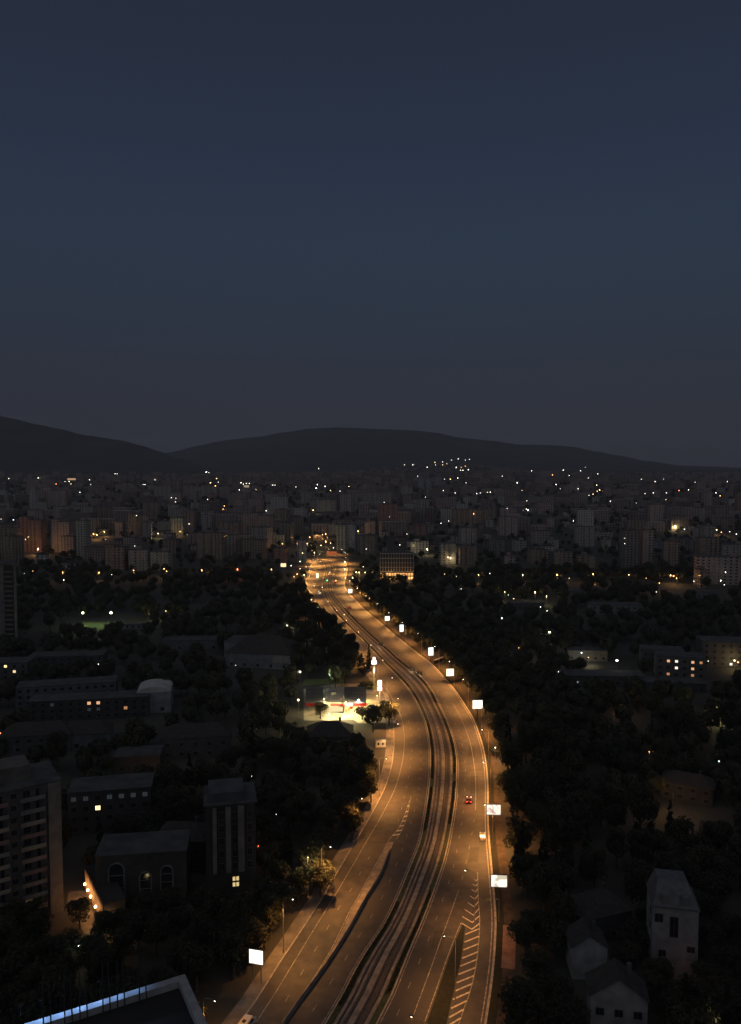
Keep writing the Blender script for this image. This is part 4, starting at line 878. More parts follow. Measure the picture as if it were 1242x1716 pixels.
# houses further back on the left: (px, foot row, w, d, h, rot, colour, label, roof, windows)
def house(px, yb, w, d, h, rz, col, label, roof='flat', rows=2, cols=4, lit=(), name='house', ww=1.5, wh=1.5):
    t = near(px, yb, w, d, rz, name, label)
    o = MB().box(0, d / 2, -1, w, d, h + 1).build('wall', M_tint, t); o.color = (*col, 1)
    if roof == 'flat': MB().box(0, d / 2, h, w + .5, d + .5, .3).build('roof', M_roof, t)
    elif roof == 'barrel':
        m = MB(); n = 8
        for i in range(n):
            a0, a1 = math.pi * i / n, math.pi * (i + 1) / n
            q = [(-w / 2 * math.cos(a), h + w * .16 * math.sin(a)) for a in (a0, a1)]
            m.face([(q[0][0], 0, q[0][1]), (q[1][0], 0, q[1][1]), (q[1][0], d, q[1][1]), (q[0][0], d, q[0][1])]); m.face([(q[0][0], 0, h), (q[1][0], 0, h), (q[1][0], 0, q[1][1]), (q[0][0], 0, q[0][1])])
        m.build('roof', M_white, t)
    else:
        k = w * .36 if roof == 'gable' else d * .3; e = .5; m = MB()
        if roof == 'gable':       # ridge runs away from the front
            m.face([(-w / 2 - e, -e, h - .2), (0, -e, h + k), (0, d + e, h + k), (-w / 2 - e, d + e, h - .2)]).face([(0, -e, h + k), (w / 2 + e, -e, h - .2), (w / 2 + e, d + e, h - .2), (0, d + e, h + k)])
            gb = MB().face([(-w / 2, 0, h), (w / 2, 0, h), (0, 0, h + k - .3)]).build('gable', M_tint, t); gb.color = (*col, 1)
        else:                     # ridge across
            m.face([(-w / 2 - e, -e, h), (w / 2 + e, -e, h), (w / 2 - d * .4, d / 2, h + k), (-w / 2 + d * .4, d / 2, h + k)]).face([(w / 2 + e, d + e, h), (-w / 2 - e, d + e, h), (-w / 2 + d * .4, d / 2, h + k), (w / 2 - d * .4, d / 2, h + k)])
            m.face([(w / 2 + e, -e, h), (w / 2 + e, d + e, h), (w / 2 - d * .4, d / 2, h + k)]).face([(-w / 2 - e, d + e, h), (-w / 2 - e, -e, h), (-w / 2 + d * .4, d / 2, h + k)])
        r = m.build('roof', M_tile, t); MB().box(w * .22, d * .6, h + k * .2, .8, .8, k * .9 + .6).build('chimney', M_roof, r)
    for r_ in range(rows):
        for c in range(cols):
            window(t, -w / 2 + w * (c + .5) / cols, -.04, 1.0 + r_ * (h - .6) / max(1, rows), 's', ww, wh, dict(lit).get((r_, c)))
    return t
Wo, Wr, Wd, Ww, Wc = emit('window_orange', (1, .52, .26), .95), emit('window_orange_dim', (1, .45, .2), .5), glow('c', .03), glow('w', 1.3), glow('c', .035)  # Wd and Wc make unlit blue grey panes glow faintly
house(112, 1180, 44, 11, 9, R(14), (.10, .11, .13), 'long bluish three storey block behind the lit windows', 'flat', 3, 12, {(0, 2): Wd})
house(150, 1206, 50, 10, 9, R(9), (.05, .052, .058), 'long dark block with three glowing orange windows', 'flat', 3, 13, {(2, 6): Wo, (2, 7): Wo, (1, 10): Wr, (2, 2): Wd, (1, 6): Wd, (1, 7): Wd})
house(258, 1195, 15, 14, 9.5, R(10), (.22, .24, .27), 'pale hall with a rounded roof among the dark blocks', 'barrel', 1, 2)
house(140, 1256, 20, 12, 6, R(12), (.12, .135, .155), 'low blue grey roofed shed above the apartment house', 'hip', 1, 4)
house(60, 1262, 26, 12, 7, R(10), (.075, .08, .09), 'low dim row house behind the apartment house roof', 'hip', 2, 6)
house(185, 1395, 24, 11, 13, R(11), (.06, .058, .06), 'dark block with a strip of blue grey windows and one lit pane', 'flat', 4, 7, {(3, 3): Wc, (3, 4): Wc, (3, 5): Wc, (3, 6): Wc, (3, 0): Wd, (3, 1): Wd, (2, 2): glow('y', 2.2)})
house(300, 1462, 14, 10, 9, R(-6), (.05, .045, .042), 'dark low house with one bright yellow window', 'hip', 2, 3, {(1, 1): glow('y', 1.5)})
house(328, 1270, 26, 12, 8, R(8), (.055, .06, .07), 'dim blue black house left of the unlit wood', 'hip', 2, 5)
house(230, 1295, 16, 10, 6, R(8), (.06, .055, .05), 'low house with an orange lit terrace', 'flat', 1, 3)
house(432, 1120, 38, 26, 8, R(-12), (.16, .175, .20), 'large pale warehouse behind the black trees', 'hip', 1, 5)
house(395, 1102, 14, 18, 9, R(-10), (.20, .22, .25), 'tall blue white end wall of the warehouse', 'flat', 0, 1)
house(553, 1250, 18, 14, 3.6, R(2), (.05, .058, .075), 'dark house with a broad hip roof in front of the petrol station', 'hip', 1, 3)
house(320, 1090, 34, 12, 6, R(5), (.12, .13, .15), 'low pale shed left of the warehouse', 'flat', 1, 5)
house(110, 1118, 40, 12, 6, R(6), (.07, .078, .09), 'dim school wing beneath the sports field', 'flat', 2, 10)
house(10, 1140, 22, 12, 9, R(4), (.08, .085, .095), 'house at the left edge with two small lit windows', 'flat', 3, 5, {(2, 2): glow('y', 1.6), (1, 3): glow('y', 1.2), (2, 1): Wd})
house(68, 1085, 18, 10, 6, R(4), (.10, .105, .11), 'small pale shed beside the tall tower', 'hip', 1, 3)
house(228, 1054, 24, 5, 3.2, R(2), (.20, .22, .24), 'low pale changing room beside the lit sports field', 'flat', 1, 6)
# tower at the left edge
g = at(4, 1080, 0); t = empty('tower_block', (g.x - 4, g.y, 0), R(-2)); tag(t, 'tall grey tower at the left edge with stacked end balconies', 'building'); BOX.append((g.x, g.y + 8, 16))
hh = at_dist(10, 945, g.y).z; o = MB().box(-4, 8, -1, 20, 16, hh + 1).build('wall', M_tint, t); o.color = (.14, .138, .135, 1); MB().box(-4, 8, hh, 20.6, 16.6, .4).build('roof', M_roof, t)
tb = MB().box(0, 0, 0, 5.2, 1.4, 1.1).mesh('balcony', M_tint)
for f in range(int(hh // 3)): o = put('balcony', tb, t, (9, -.3, f * 3 + .2)); o.color = (.12, .115, .11, 1)
o = MB().box(9, .35, 0, 6.2, .5, hh - .5).build('loggia', M_dark, t)

# right-hand side
t = near(1130, 1640, 10, 10, R(-12), 'tall_villa', 'tall pale four storey villa with a dark mansard roof among the trees')
o = plain(t, 9.3, 9, 15.5, (.20, .205, .22), y=4.5)
m = MB().prism([(-4.9, -.3), (4.9, -.3), (4.9, 9.3), (-4.9, 9.3)], 15.5, 15.9); m.face([(-4.7, -.2, 15.9), (4.7, -.2, 15.9), (2.6, 2.5, 20.5), (-3.4, 2.5, 20.5)]).face([(4.7, -.2, 15.9), (4.7, 9.2, 15.9), (2.6, 7, 20.5), (2.6, 2.5, 20.5)]).face([(4.7, 9.2, 15.9), (-4.7, 9.2, 15.9), (-3.4, 7, 20.5), (2.6, 7, 20.5)]).face([(-4.7, 9.2, 15.9), (-4.7, -.2, 15.9), (-3.4, 2.5, 20.5), (-3.4, 7, 20.5)]).face([(-3.4, 2.5, 20.5), (2.6, 2.5, 20.5), (2.6, 7, 20.5), (-3.4, 7, 20.5)])
r = m.build('roof', surf('slate', (.06, .065, .075), (.10, .105, .12), .8, .6, 6, .2), t)
for x in (-2.2, 1.8): MB().box(x, .9, 16.4, 1.5, 1.8, 1.9).build('dormer', M_tint, r).color = (.12, .12, .13, 1)
window(t, -.3, -.04, 9.2, 's', 1.7, 4.6, mull=1); window(t, -3.4, -.04, 12.2, 's', 1.7, 2.0); window(t, 3.2, -.04, 6.2, 's', 1.6, 1.4)
for z in (1.2, 4.6): window(t, -2.6, -.04, z, 's', 1.5, 1.6)
for z in (1.2, 5.2, 9.2, 12.4): window(t, -4.69, 3.0, z, 'w', 1.3, 1.6)
house(988, 1642, 7.4, 6.5, 7.2, R(-3), (.29, .315, .33), 'pale blank gable end of a small house among dark trees', 'gable', 0, 1)
t = house(1036, 1748, 10.5, 6, 9.0, R(-10), (.28, .28, .285), 'pale villa at the bottom edge with dark windows', 'gable', 2, 3)
house(1020, 1578, 13, 10, 6.5, R(20), (.06, .062, .068), 'dim hip roofed house behind the blank gable', 'hip', 1, 4)
house(1140, 1136, 24, 12, 11, R(-14), (.10, .10, .10), 'pale house with glowing orange windows among the eastern trees', 'flat', 3, 6, {(2, 1): Wo, (2, 2): glow('w', 1.2), (2, 4): Wo, (1, 4): Wo, (0, 4): Wr, (1, 2): Ww, (0, 1): Wr, (2, 5): Wr})
house(1110, 1124, 22, 12, 11, R(-14), (.06, .07, .085), 'bluish wing joined to the house with orange windows', 'flat', 3, 5)
house(1218, 1118, 26, 14, 14, R(-8), (.085, .085, .085), 'tall pale block at the right edge above a lit doorway', 'flat', 4, 6, {(0, 3): Ww})
house(1035, 1030, 38, 14, 7, R(-2), (.16, .19, .19), 'long pale school hall with a lit entrance', 'flat', 2, 9, {(0, 5): Ww, (0, 6): glow('y', 1.5)})
house(963, 1004, 20, 14, 6, R(0), (.20, .21, .21), 'pale low sports hall right of the black wood', 'flat', 1, 4)
house(1180, 1002, 22, 10, 5, R(0), (.15, .16, .17), 'low pale roof near the right edge lamps', 'flat', 1, 5)
house(1015, 1150, 40, 12, 5, R(-3), (.07, .075, .09), 'long low bluish shed beside a cyan lit door', 'flat', 1, 10, {(0, 0): glow('c', 1.2), (0, 1): glow('c', .5)})
house(1120, 1160, 36, 10, 4.5, R(-6), (.06, .07, .085), 'dim bluish flat roof below the house with orange windows', 'flat', 1, 8)
house(885, 1022, 26, 10, 5, R(2), (.10, .10, .105), 'faint low roof behind the eastern boulevard trees', 'flat', 1, 6)
house(985, 1108, 22, 9, 6, R(-6), (.14, .13, .11), 'small yellow lit yard house beside a white lamp', 'flat', 1, 5)
house(1222, 1205, 16, 9, 5, R(-10), (.30, .27, .20), 'small canopy building glowing yellow at the right edge', 'flat', 1, 4, {(0, 1): glow('y', 1.3)})
house(1150, 1345, 16, 9, 6, R(-30), (.05, .052, .058), 'dark house above the dim lit lane in the trees', 'hip', 2, 4)
for _a in ((988, 1672, 8), (980, 1700, 8), (1036, 1775, 9), (1030, 1800, 9), (1130, 1668, 7), (1140, 1700, 7), (1150, 1400, 10), (1140, 1150, 14), (1218, 1135, 14), (258, 1215, 12), (395, 1125, 12), (440, 1140, 16), (390, 1530, 7), (240, 1545, 8)): _q = at(_a[0], _a[1]); BOX.append((_q.x, _q.y, _a[2]))
# filler city: dim houses nobody singles out, with the farthest as one mass
def city():
    rnd = random.Random(5); n = 0; tries = 0
    hs = []
    while n < 285 and tries < 20000:
        tries += 1
        Y = rnd.uniform(830, 2500); X = rnd.uniform(-.52, .52) * Y
        if not clear_of_boxes(X, Y, 12) or not clear_of_roads(X, Y, 14): continue
        if X > 0 and Y < 1000 and rnd.random() < .6: continue
        big = rnd.random() < .62
        w, d, h = (rnd.uniform(16, 34), rnd.uniform(11, 15), rnd.uniform(14, 34)) if big else (rnd.uniform(10, 18), rnd.uniform(9, 12), rnd.uniform(6, 11))
        if not clear_sight(X, Y, w, h + 4): continue
        ck = rnd.choice(['grey', 'brown', 'pinkish', 'dark', 'brown', 'pale', 'greenish'])
        t = empty('city_house', (X, Y, T(X, Y)), rnd.uniform(-.5, .5))
        hs.append((X / Y, t, ck, big))
        shell(t, w, d, h, CL[ck], 'flat' if big else 'hip', rnd.choice([0, 0, 3, 4]) if big else 0); BOX.append((X, Y, max(w, d) * .6)); n += 1
    cnt = {}
    for _, t, ck, big in sorted(hs, key=lambda q: q[0]):
        k = cnt.get((ck, big), 0); cnt[(ck, big)] = k + 1
        tag(t, ('dim %s flat roofed apartment house, %s such one from the left in the city' if big else 'small dim %s house with a hip roof, %s such one from the left') % (ck, ordinal(k)), 'building', 'dim houses of the distant city')
    b = MB()
    for i in range(3600):
        Y = 1150 + 3550 * rnd.random() ** .8; X = rnd.uniform(-.55, .55) * Y
        w, d, h = (rnd.uniform(18, 50), rnd.uniform(12, 18), rnd.uniform(12, 32)) if rnd.random() < .34 and Y < 3900 else (rnd.uniform(9, 20), rnd.uniform(9, 14), rnd.uniform(5, 10))
        if Y < 2600 and not clear_of_boxes(X, Y, 8): continue
        if not clear_sight(X, Y, w, h): continue
        b.box(X, Y, T(X, Y) - 3, w, d, h + 3, rnd.uniform(-.5, .5))
    o = b.build('far_suburbs', M_facade); o.color = (.235, .20, .187, 1)
    tag(o, 'dense far suburbs merging into the foot of the hills', 'suburbs', None, 'stuff')
city()
# ================================================================== LAMPS OF THE CITY (where each point of light stands)
CN = {'w': 'white', 'c': 'cold white', 'o': 'orange', 'r': 'reddish', 'y': 'yellow', 'g': 'greenish'}
big_n = {}
for px, py, c, s, h, g, mounted in sorted(LP, key=lambda q: q[0]):
    zone = 'on the dark hillside' if py < 797 else 'in the far suburbs' if py < 845 else 'among the city blocks' if py < 940 else 'along the near city edge'
    D = g.y
    r = max(.24, .00034 * D) * (.8 + .3 * min(2, s)); L_ = 11.0 * max(.2, min(s, 2.2)) * random.uniform(.7, 1.15)
    m = MB(); m.ball(0, 0, h, r, 8, 5); m.cur = 1
    if mounted: m.tube([(0, 0, h), (0, 4.5, h)], .08, 5)
    else: m.tube([(0, 0, 0), (0, 0, h - r)], [.12, .08], 5)
    o = m.build('city_lamp', [glow(c, round(L_, 1)), M_pole], None, (g.x, g.y, g.z))
    if s >= 1.4:
        big_n[zone] = big_n.get(zone, 0) + 1
        tag(o, 'bright %s lamp, %s bright one from the left %s' % (CN[c], ordinal(big_n[zone] - 1), zone), 'lamp', 'bright lamps ' + zone)
    else: tag(o, 'tiny %s lamp %s' % (CN[c], zone), 'lamp', 'tiny %s lamps %s' % (CN[c], zone))
    if 845 < py < 1010 and c in 'oyr' and s >= .9 and not mounted: light('lamp_light', 'POINT', o, (0, -.6, h - r - .4), (3200 if py < 935 else 1000) * s, LC[c], .3)
    if py > 900: BOX.append((g.x, g.y - 8, 8)); BOX.append((g.x, g.y - 20, 6))
def lit_panel(px, py, wpx, hpx, Y, col, s, label, name='glow_board'):  # the glowing face serves signs, but also lit walls, a lit roof and glare
    p = at_dist(px, py, Y); w, h = wpx * Y / FPX, hpx * Y / FPX; t = empty(name, (p.x, p.y, T(p.x, p.y))); tag(t, label, 'sign')
    z = p.z - T(p.x, p.y); MB().box(0, .3, z - h / 2, w, .5, h).build('box', M_dark, t); MB().tube([(0, .3, 0), (0, .3, z - h / 2)], .3, 6).build('post', M_pole, t)
    MB().face([(-w / 2, 0, z - h / 2), (w / 2, 0, z - h / 2), (w / 2, 0, z + h / 2), (-w / 2, 0, z + h / 2)]).build('lit_panel', emit('panel_' + name, col, s), t)
lit_panel(506, 909.5, 12, 5, 1005, (1, .97, .92), 4, 'long white glowing roof sign left of the far bend')
lit_panel(165, 822, 4, 7, 2250, (.95, 1, .85), 1.6, 'upright white lit panel in the far western suburbs')
lit_panel(159, 952, 12, 4, 800, (1, .95, .85), 3, 'long white lit shop sign at the western edge of the city')
lit_panel(475, 947, 9, 6, 830, (1, .80, .42), 1.3, 'yellow glowing panel for the lit building beside the far junction')  # emission in place of light on a yellow building
lit_panel(120, 803, 14, 3, 2900, (1, .62, .35), .5, 'long dim orange glowing panel for the lit roof below the western hill')  # a glowing face replaces the light falling on a roof
lit_panel(556, 927, 17, 6, 960, (1, .25, .08), .35, 'red orange glowing panel for the lit wall at the head of the boulevard')  # orange light on the wall drawn as emission
lit_panel(413, 815, 9, 4, 2700, (1, .8, .5), .35, 'dim yellow glowing panel for a lit wall in the far suburbs')  # the wall's lit look comes from an emitting panel
lit_panel(532, 968, 3.4, 15, 770, (1, .90, .6), 2.6, 'tall bright vertical glare panel at the junction corner')  # upright panel stands for the vertical glare of one bright light
for k, (px, py, c) in enumerate([(548.5, 972.5, 'green'), (563, 973, 'amber')]):
    p = at(px, py, 5); t = empty('traffic_light', (p.x, p.y, 0)); tag(t, '%s traffic light showing at the far junction' % c, 'traffic light')
    MB().tube([(0, 0, 0), (0, 0, 4.2)], .1, 6).build('pole', M_dark, t); bx_ = MB().box(0, 0, 4.2, .5, .4, 1.5).build('signal_box', M_dark, t)
    MB().ball(0, -.25, 5, .4, 8, 5).build('lens', emit('signal_' + c, (.1, 1, .4) if c == 'green' else (1, .4, .1), 8), bx_)

# single lamps nearer by
yard_lamp(482, 1048, 9, 'big warm white lamp over the black trees left of the boulevard', 'w', 3000, .62, 9)
yard_lamp(575, 1060.6, 9, 'bright white lamp at the edge of the trees on the western kerb', 'w', 2500, .55, 9)
yard_lamp(841, 1036, 8, 'cold white lamp alone in the eastern wood', 'c', 900, .42, 8)
yard_lamp(921, 1059.5, 8, 'bright pinkish white lamp among the eastern trees', 'w', 1500, .5, 9)
yard_lamp(869.5, 1085.6, 6, 'dim orange lamp near the tram bend in the eastern wood', 'o', 500, .2, 5)
yard_lamp(936, 1126, 6, 'faint white lamp deep in the eastern wood', 'w', 0, .16, 6)
yard_lamp(974.6, 1094, 7, 'white lamp beside the yellow lit yard', 'c', 900, .32, 8); yard_lamp(986, 1102, 5, 'yellow lamp on the wall of the lit yard', 'y', 1400, .25, 6)
yard_lamp(1034, 1107, 8, 'large white lamp right of the lit yard', 'w', 500, .6, 9)
yard_lamp(1049, 1016, 6, 'yellow lamp before the school hall entrance', 'y', 1500, .4, 7); yard_lamp(1060.6, 1016, 6, 'white lamp before the school hall entrance', 'w', 1200, .36, 8)
yard_lamp(1127, 1112, 5, 'orange lamp beside the bluish wing', 'o', 600, .3, 7); yard_lamp(1187, 1108, 6, 'small white lamp between the two pale blocks', 'w', 0, .2, 5)
yard_lamp(1231, 1107, 5, 'bright lamp at the doorway on the right edge', 'y', 800, .45, 8); yard_lamp(1237, 1110, 5, 'orange lamp at the doorway on the right edge', 'o', 900, .35, 7)
yard_lamp(1046, 1182, 5, 'small orange lamp among the black eastern trees', 'o', 300, .22, 4); yard_lamp(1041, 1181, 4, 'lower orange lamp among the black eastern trees', 'o', 200, .16, 4)
yard_lamp(1193, 1190, 4.5, 'yellow lamp beside the glowing canopy building', 'y', 1500, .3, 6); yard_lamp(1209, 1192, 4.5, 'second yellow lamp beneath the glowing canopy', 'y', 2200, .3, 6)
yard_lamp(1088, 1260, 5, 'single amber lamp in the black eastern trees', 'o', 150, .2, 3); yard_lamp(1205, 1276, 5, 'cold white lamp near the right edge in the trees', 'c', 300, .24, 4)
yard_lamp(1128, 1330, 7, 'hidden orange lamp over the dim lane in the trees', 'o', 1500, .08, 1)
yard_lamp(830, 1253, 5, 'pinkish lamp over shrubs beside the eastern pavement', 'w', 500, .22, 5)
yard_lamp(165, 1113, 6, 'faint white lamp by the dim school wing', 'w', 0, .2, 5); yard_lamp(395, 1115, 6, 'faint white lamp before the large warehouse', 'w', 0, .16, 4)
yard_lamp(265, 1293, 4, 'orange lamp over the lit terrace', 'o', 420, .22, 8); yard_lamp(287, 1291, 5, 'bright orange lamp right of the lit terrace', 'o', 200, .34, 9)
yard_lamp(133, 1586, 5, 'bright greenish white lamp in front of the courtyard trees', 'g', 120, .26, 12)
yard_lamp(190, 1536, 3, 'small yellow lamp right of the courtyard lamps', 'y', 60, .16, 5); yard_lamp(224, 1546, 3, 'small yellow lamp under the arched house', 'y', 60, .16, 5)
yard_lamp(172, 1541, 4, 'lowest and brightest orange lamp of the courtyard', 'o', 500, .3, 26)
yard_lamp(516, 1437, 10.6, 'small yellow lamp added inside the leafy tree to light its crown', 'y', 1100, .1, 4)  # extra lamp put inside the crown to brighten its leaves
yard_lamp(433, 1418, 4, 'dim red lamp beside the ribbed office house', 'r', 160, .14, 3); yard_lamp(422, 1301, 6, 'faint white lamp in the black wood left of the boulevard', 'w', 0, .1, 4); yard_lamp(463, 1365, 6, 'tiny white lamp above the dim red glow', 'w', 0, .1, 4)
yard_lamp(0, 1229, 6, 'red lamp cut off by the left edge', 'r', 100, .35, 4)
yard_lamp(1165, 1640, 4.5, 'low red lamp over the garden tree at the bottom right', 'r', 60, .1, 1); yard_lamp(1200, 1708, 4, 'low yellow garden lamp at the bottom right', 'y', 160, .12, 1)
# sports field
tag(MB().prism([tuple(at(a, b).xy) for a, b in ((118, 1058), (205, 1056), (203, 1042), (136, 1043))], -.02, .05).build('lawn_sports_field', M_lawn), kind='structure')
for k, (px, py, r) in enumerate([(139, 1027, .75), (186, 1027, .9), (102, 1046, .4)]):
    yard_lamp(px, py, 9, ('greenish white floodlight left on the sports field', 'brightest greenish white floodlight on the sports field', 'small white floodlight at the corner of the sports field')[k], 'g', (2600, 3200, 400)[k], r, 9, 'floodlight', 'floodlights of the sports field')
yard_lamp(250, 1029, 6, 'dim yellow lamp right of the sports field', 'y', 900, .2, 3); yard_lamp(278, 1024, 6, 'yellow lamp over a hut right of the sports field', 'y', 1500, .35, 4)
for a in ((160, 1050, 26), (482, 1060, 10), (1030, 1120, 16), (1150, 1380, 12), (130, 1600, 7), (1205, 1200, 10), (980, 1112, 10), (270, 1300, 9)):
    q = at(a[0], a[1]); BOX.append((q.x, q.y, a[2]))

# ================================================================== ROOF OF THE LOWER WING, bottom left, with a blue lit edge
ZR = 60.0
c0 = at(310, 1632, ZR); e1 = (at(40, 1716, ZR) - c0).normalized(); e2 = Vector((-e1.y, e1.x, 0))
rz = math.atan2(-e1.y, -e1.x)
t = empty('lower_wing', (c0.x, c0.y, 0), rz); tag(t, 'flat dark roof corner with a blue lit parapet at the bottom left', 'building')
LW, DW = 40.0, 34.0     # local: x runs towards the corner, y away from the camera; the corner is at 0, 0
MB().box(-LW / 2, -DW / 2, -1, LW, DW, ZR + .0).build('wall', M_patch, t)
MB().box(-LW / 2, -DW / 2, ZR - .99, LW - .3, DW - .3, .3).build('roof_deck', M_membrane, t)
MB().box(-LW / 2, -.4, ZR - 1.0, LW, .8, 1.0).build('coping', M_coping, t)
MB().box(-.4, -DW / 2 - .4, ZR - 1.0, .8, DW - .8, 1.0).build('coping', M_coping, t)
for k, px in enumerate((77, 112, 137, 175, 199, 235)):
    q = at(px, 1632 + (310 - px) * .311, ZR) - c0; s = q.dot(-e1)
    fr = empty('mast_pair', (s, -1.25, ZR - .7)); fr.parent = t
    for dx in (-.32, .34): MB().tube([(dx, 0, 0), (dx * .72, .45, 4.6)], .07, 6).build('mast', M_tyre, fr)
for k in range(12):
    fx_ = -23.5 + k * 1.75; pw_ = 900 if k < 8 else (900, 700, 480, 260, 120)[k - 8]
    fl_ = MB().box(fx_, 1.0, ZR - 1.3, .08, 2.1, .08).build('floodlight_arm', M_dark, t); MB().box(fx_, 2.0, ZR - 1.3, .06, .06, 1.75).box(fx_, 2.0, ZR + .45, .3, .1, .16).build('floodlight_head', M_dark, fl_)
    light('blue_floodlight', 'SPOT', t, (fx_, 1.9, ZR + .52), pw_ * .72, (.27, .50, 1.0), .1, 100, .6, (R(-52), 0, 0))

# ================================================================== TREES
def crown_mesh(name, seed, clumps, leaves, rx, rz_, zc, leaf, mat_, cone=False):
    rnd = random.Random(seed); v = []; f = []
    for c in range(clumps):
        if cone:
            q = (c + rnd.random()) / clumps; zz = zc - rz_ + 2 * rz_ * q; rr = rx * (1 - q) ** .75 * rnd.uniform(.35, .9); a = rnd.random() * 6.283
            C = Vector((rr * math.cos(a), rr * math.sin(a), zz)); cr = rx * .42 * (1.15 - q)
        else:
            while True:
                d = Vector((rnd.uniform(-1, 1), rnd.uniform(-1, 1), rnd.uniform(-.85, 1)))
                if .25 < d.length < 1: break
            d = d.normalized() * rnd.uniform(.45, .8); C = Vector((d.x * rx, d.y * rx, zc + d.z * rz_)); cr = rx * rnd.uniform(.30, .46)
        for l in range(leaves):
            n = Vector((rnd.gauss(0, 1), rnd.gauss(0, 1), rnd.gauss(.25, 1))).normalized(); p = C + n * cr * rnd.uniform(.72, 1.06)
            t_ = n.cross(Vector((rnd.gauss(0, 1), rnd.gauss(0, 1), rnd.gauss(0, 1)))).normalized(); b_ = (n * .8 + Vector((rnd.gauss(0, .5), rnd.gauss(0, .5), rnd.gauss(0, .5)))).normalized().cross(t_).normalized(); s = leaf * rnd.uniform(.6, 1.25)
            i = len(v); v += [p - t_ * s, p + b_ * s * .6, p + t_ * s, p - b_ * s * .6]; f.append((i, i + 1, i + 2, i + 3))
    me = bpy.data.meshes.new(name); me.from_pydata([tuple(q) for q in v], [], f); me.materials.append(mat_); return me
def trunk_mesh(seed, h, r):
    rnd = random.Random(seed); m = MB(); m.tube([(0, 0, -.3), (.05, .03, h * .4), (-.05, .06, h)], [r * 1.3, r, r * .55], 7)
    for k in range(5):
        a = rnd.random() * 6.283; z = h * rnd.uniform(.5, .8); l = rnd.uniform(1.6, 2.8)
        m.tube([(0, 0, z), (math.cos(a) * l * .5, math.sin(a) * l * .5, z + l * .5), (math.cos(a) * l, math.sin(a) * l, z + l * 1.1)], [r * .5, r * .35, r * .12], 5)
    return m.mesh('trunk', M_bark)
BROAD = [(crown_mesh('crown', 20 + i, 26, 85, rx, rz_, zc, .34, M_leaf), trunk_mesh(i, zc, .26)) for i, (rx, rz_, zc) in enumerate([(3.6, 3.8, 6.6), (4.2, 3.4, 6.2), (3.1, 4.3, 7.2), (3.9, 4.0, 6.8), (4.4, 3.8, 6.6)])]
CONE = [(crown_mesh('crown', 50 + i, 34, 55, rx, rz_, zc, .30, M_needle, True), trunk_mesh(9 + i, zc * 1.2, .2)) for i, (rx, rz_, zc) in enumerate([(2.6, 5.6, 6.6), (2.0, 6.2, 7.0)])]
NT = [0]
def tree(x, y, s, label, group, kind=None, rz=0.0, sx=None):
    crown, trunk = kind or random.choice(BROAD); t = empty('tree', (x, y, T(x, y)), rz); tag(t, label, 'tree', group); NT[0] += 1; zs = random.uniform(.85, 1.3) if group and 'dark trees' in group else 1.0
    for n_, me in (('trunk', trunk), ('crown', crown)):
        o = put(n_, me, t); o.scale = (sx or s, sx or s, s * zs)
    return t
placed = []
def hand(px, yb, h, label, kind=None, sx=None, group=None):
    p = at(px, yb); s = h / (12.5 if kind in CONE else 10.8); tree(p.x, p.y, s, label, group, kind, random.random() * 6, sx and sx / 4.0); placed.append((p.x, p.y, 4 * s))
_h = min(HD, key=lambda q: abs(q[3] - 194) + (100 if q[2] > 0 else 0)); tree(_h[2] - 2.6, _h[3] - .3, .98, 'yellow lit leafy tree under a lamp on the western pavement', None, BROAD[1], 1.0); placed.append((_h[2] - 2.6, _h[3], 4))
_h = min(HD, key=lambda q: abs(q[3] - 222) + (100 if q[2] > 5 else 0)); tree(_h[2] - 3.0, _h[3], .9, 'olive lit tree beneath the second lamp up from the white billboard', None, BROAD[2], 2.0); placed.append((_h[2] - 3, _h[3], 4))
hand(500, 1510, 9, 'dark tree in front of the yellow lit tree', BROAD[0])
hand(593, 1402, 10, 'dim olive lit tree beside the lamp above the island', BROAD[3])
hand(622, 1345, 9, 'green edged tree overhanging the western bus lane', BROAD[2])
hand(652, 1216, 12, 'broad round tree overhanging the lanes beside the forecourt', BROAD[4], 5.2)
hand(607, 1206, 6.5, 'small umbrella shaped tree before the petrol station', BROAD[1], 3.2); hand(537, 1205, 8, 'dark bushy tree before the petrol shop', BROAD[0], 3.6)
hand(618, 1122, 13, 'pointed dark conifer behind the tall price totem', CONE[1], 4.2); hand(606, 1128, 11, 'lower dark conifer left of the price totem', CONE[0], 4.5)
for k, (px, yb, h) in enumerate([(553, 1072, 17), (535, 1060, 18), (513, 1046, 18), (569, 1088, 16), (588, 1104, 15), (515, 1085, 17), (540, 1100, 16), (492, 1070, 17), (565, 1118, 14), (590, 1122, 13), (478, 1100, 16), (500, 1115, 13), (530, 1125, 12), (557, 1135, 11), (500, 1030, 15), (488, 1020, 15), (470, 1040, 14)]):
    hand(px, yb, h, 'tall black tree, %s in the stand left of the boulevard above the petrol station' % ordinal(k), random.choice(BROAD), h * .42, 'stand of black trees above the petrol station')
hand(618, 1154, 4.5, 'pale green lit shrub behind the petrol canopy', BROAD[1], 3.4); hand(608, 1156, 4, 'smaller lit shrub beside the price totem post', BROAD[0], 3.0)
hand(828, 1268, 4, 'pink lit shrub beside the eastern pavement', BROAD[3], 2.2)
hand(1190, 1668, 6, 'red lit garden tree at the bottom right', BROAD[4], 4.6); hand(134, 1556, 7.5, 'dark tree in front of the courtyard lamps', BROAD[0], 3.4)
hand(120, 1610, 7, 'faintly green lit tree beside the courtyard lamp', BROAD[2], 3.4)
hand(1105, 1668, 8, 'dark tree before the tall pale villa', BROAD[0], 3.8)
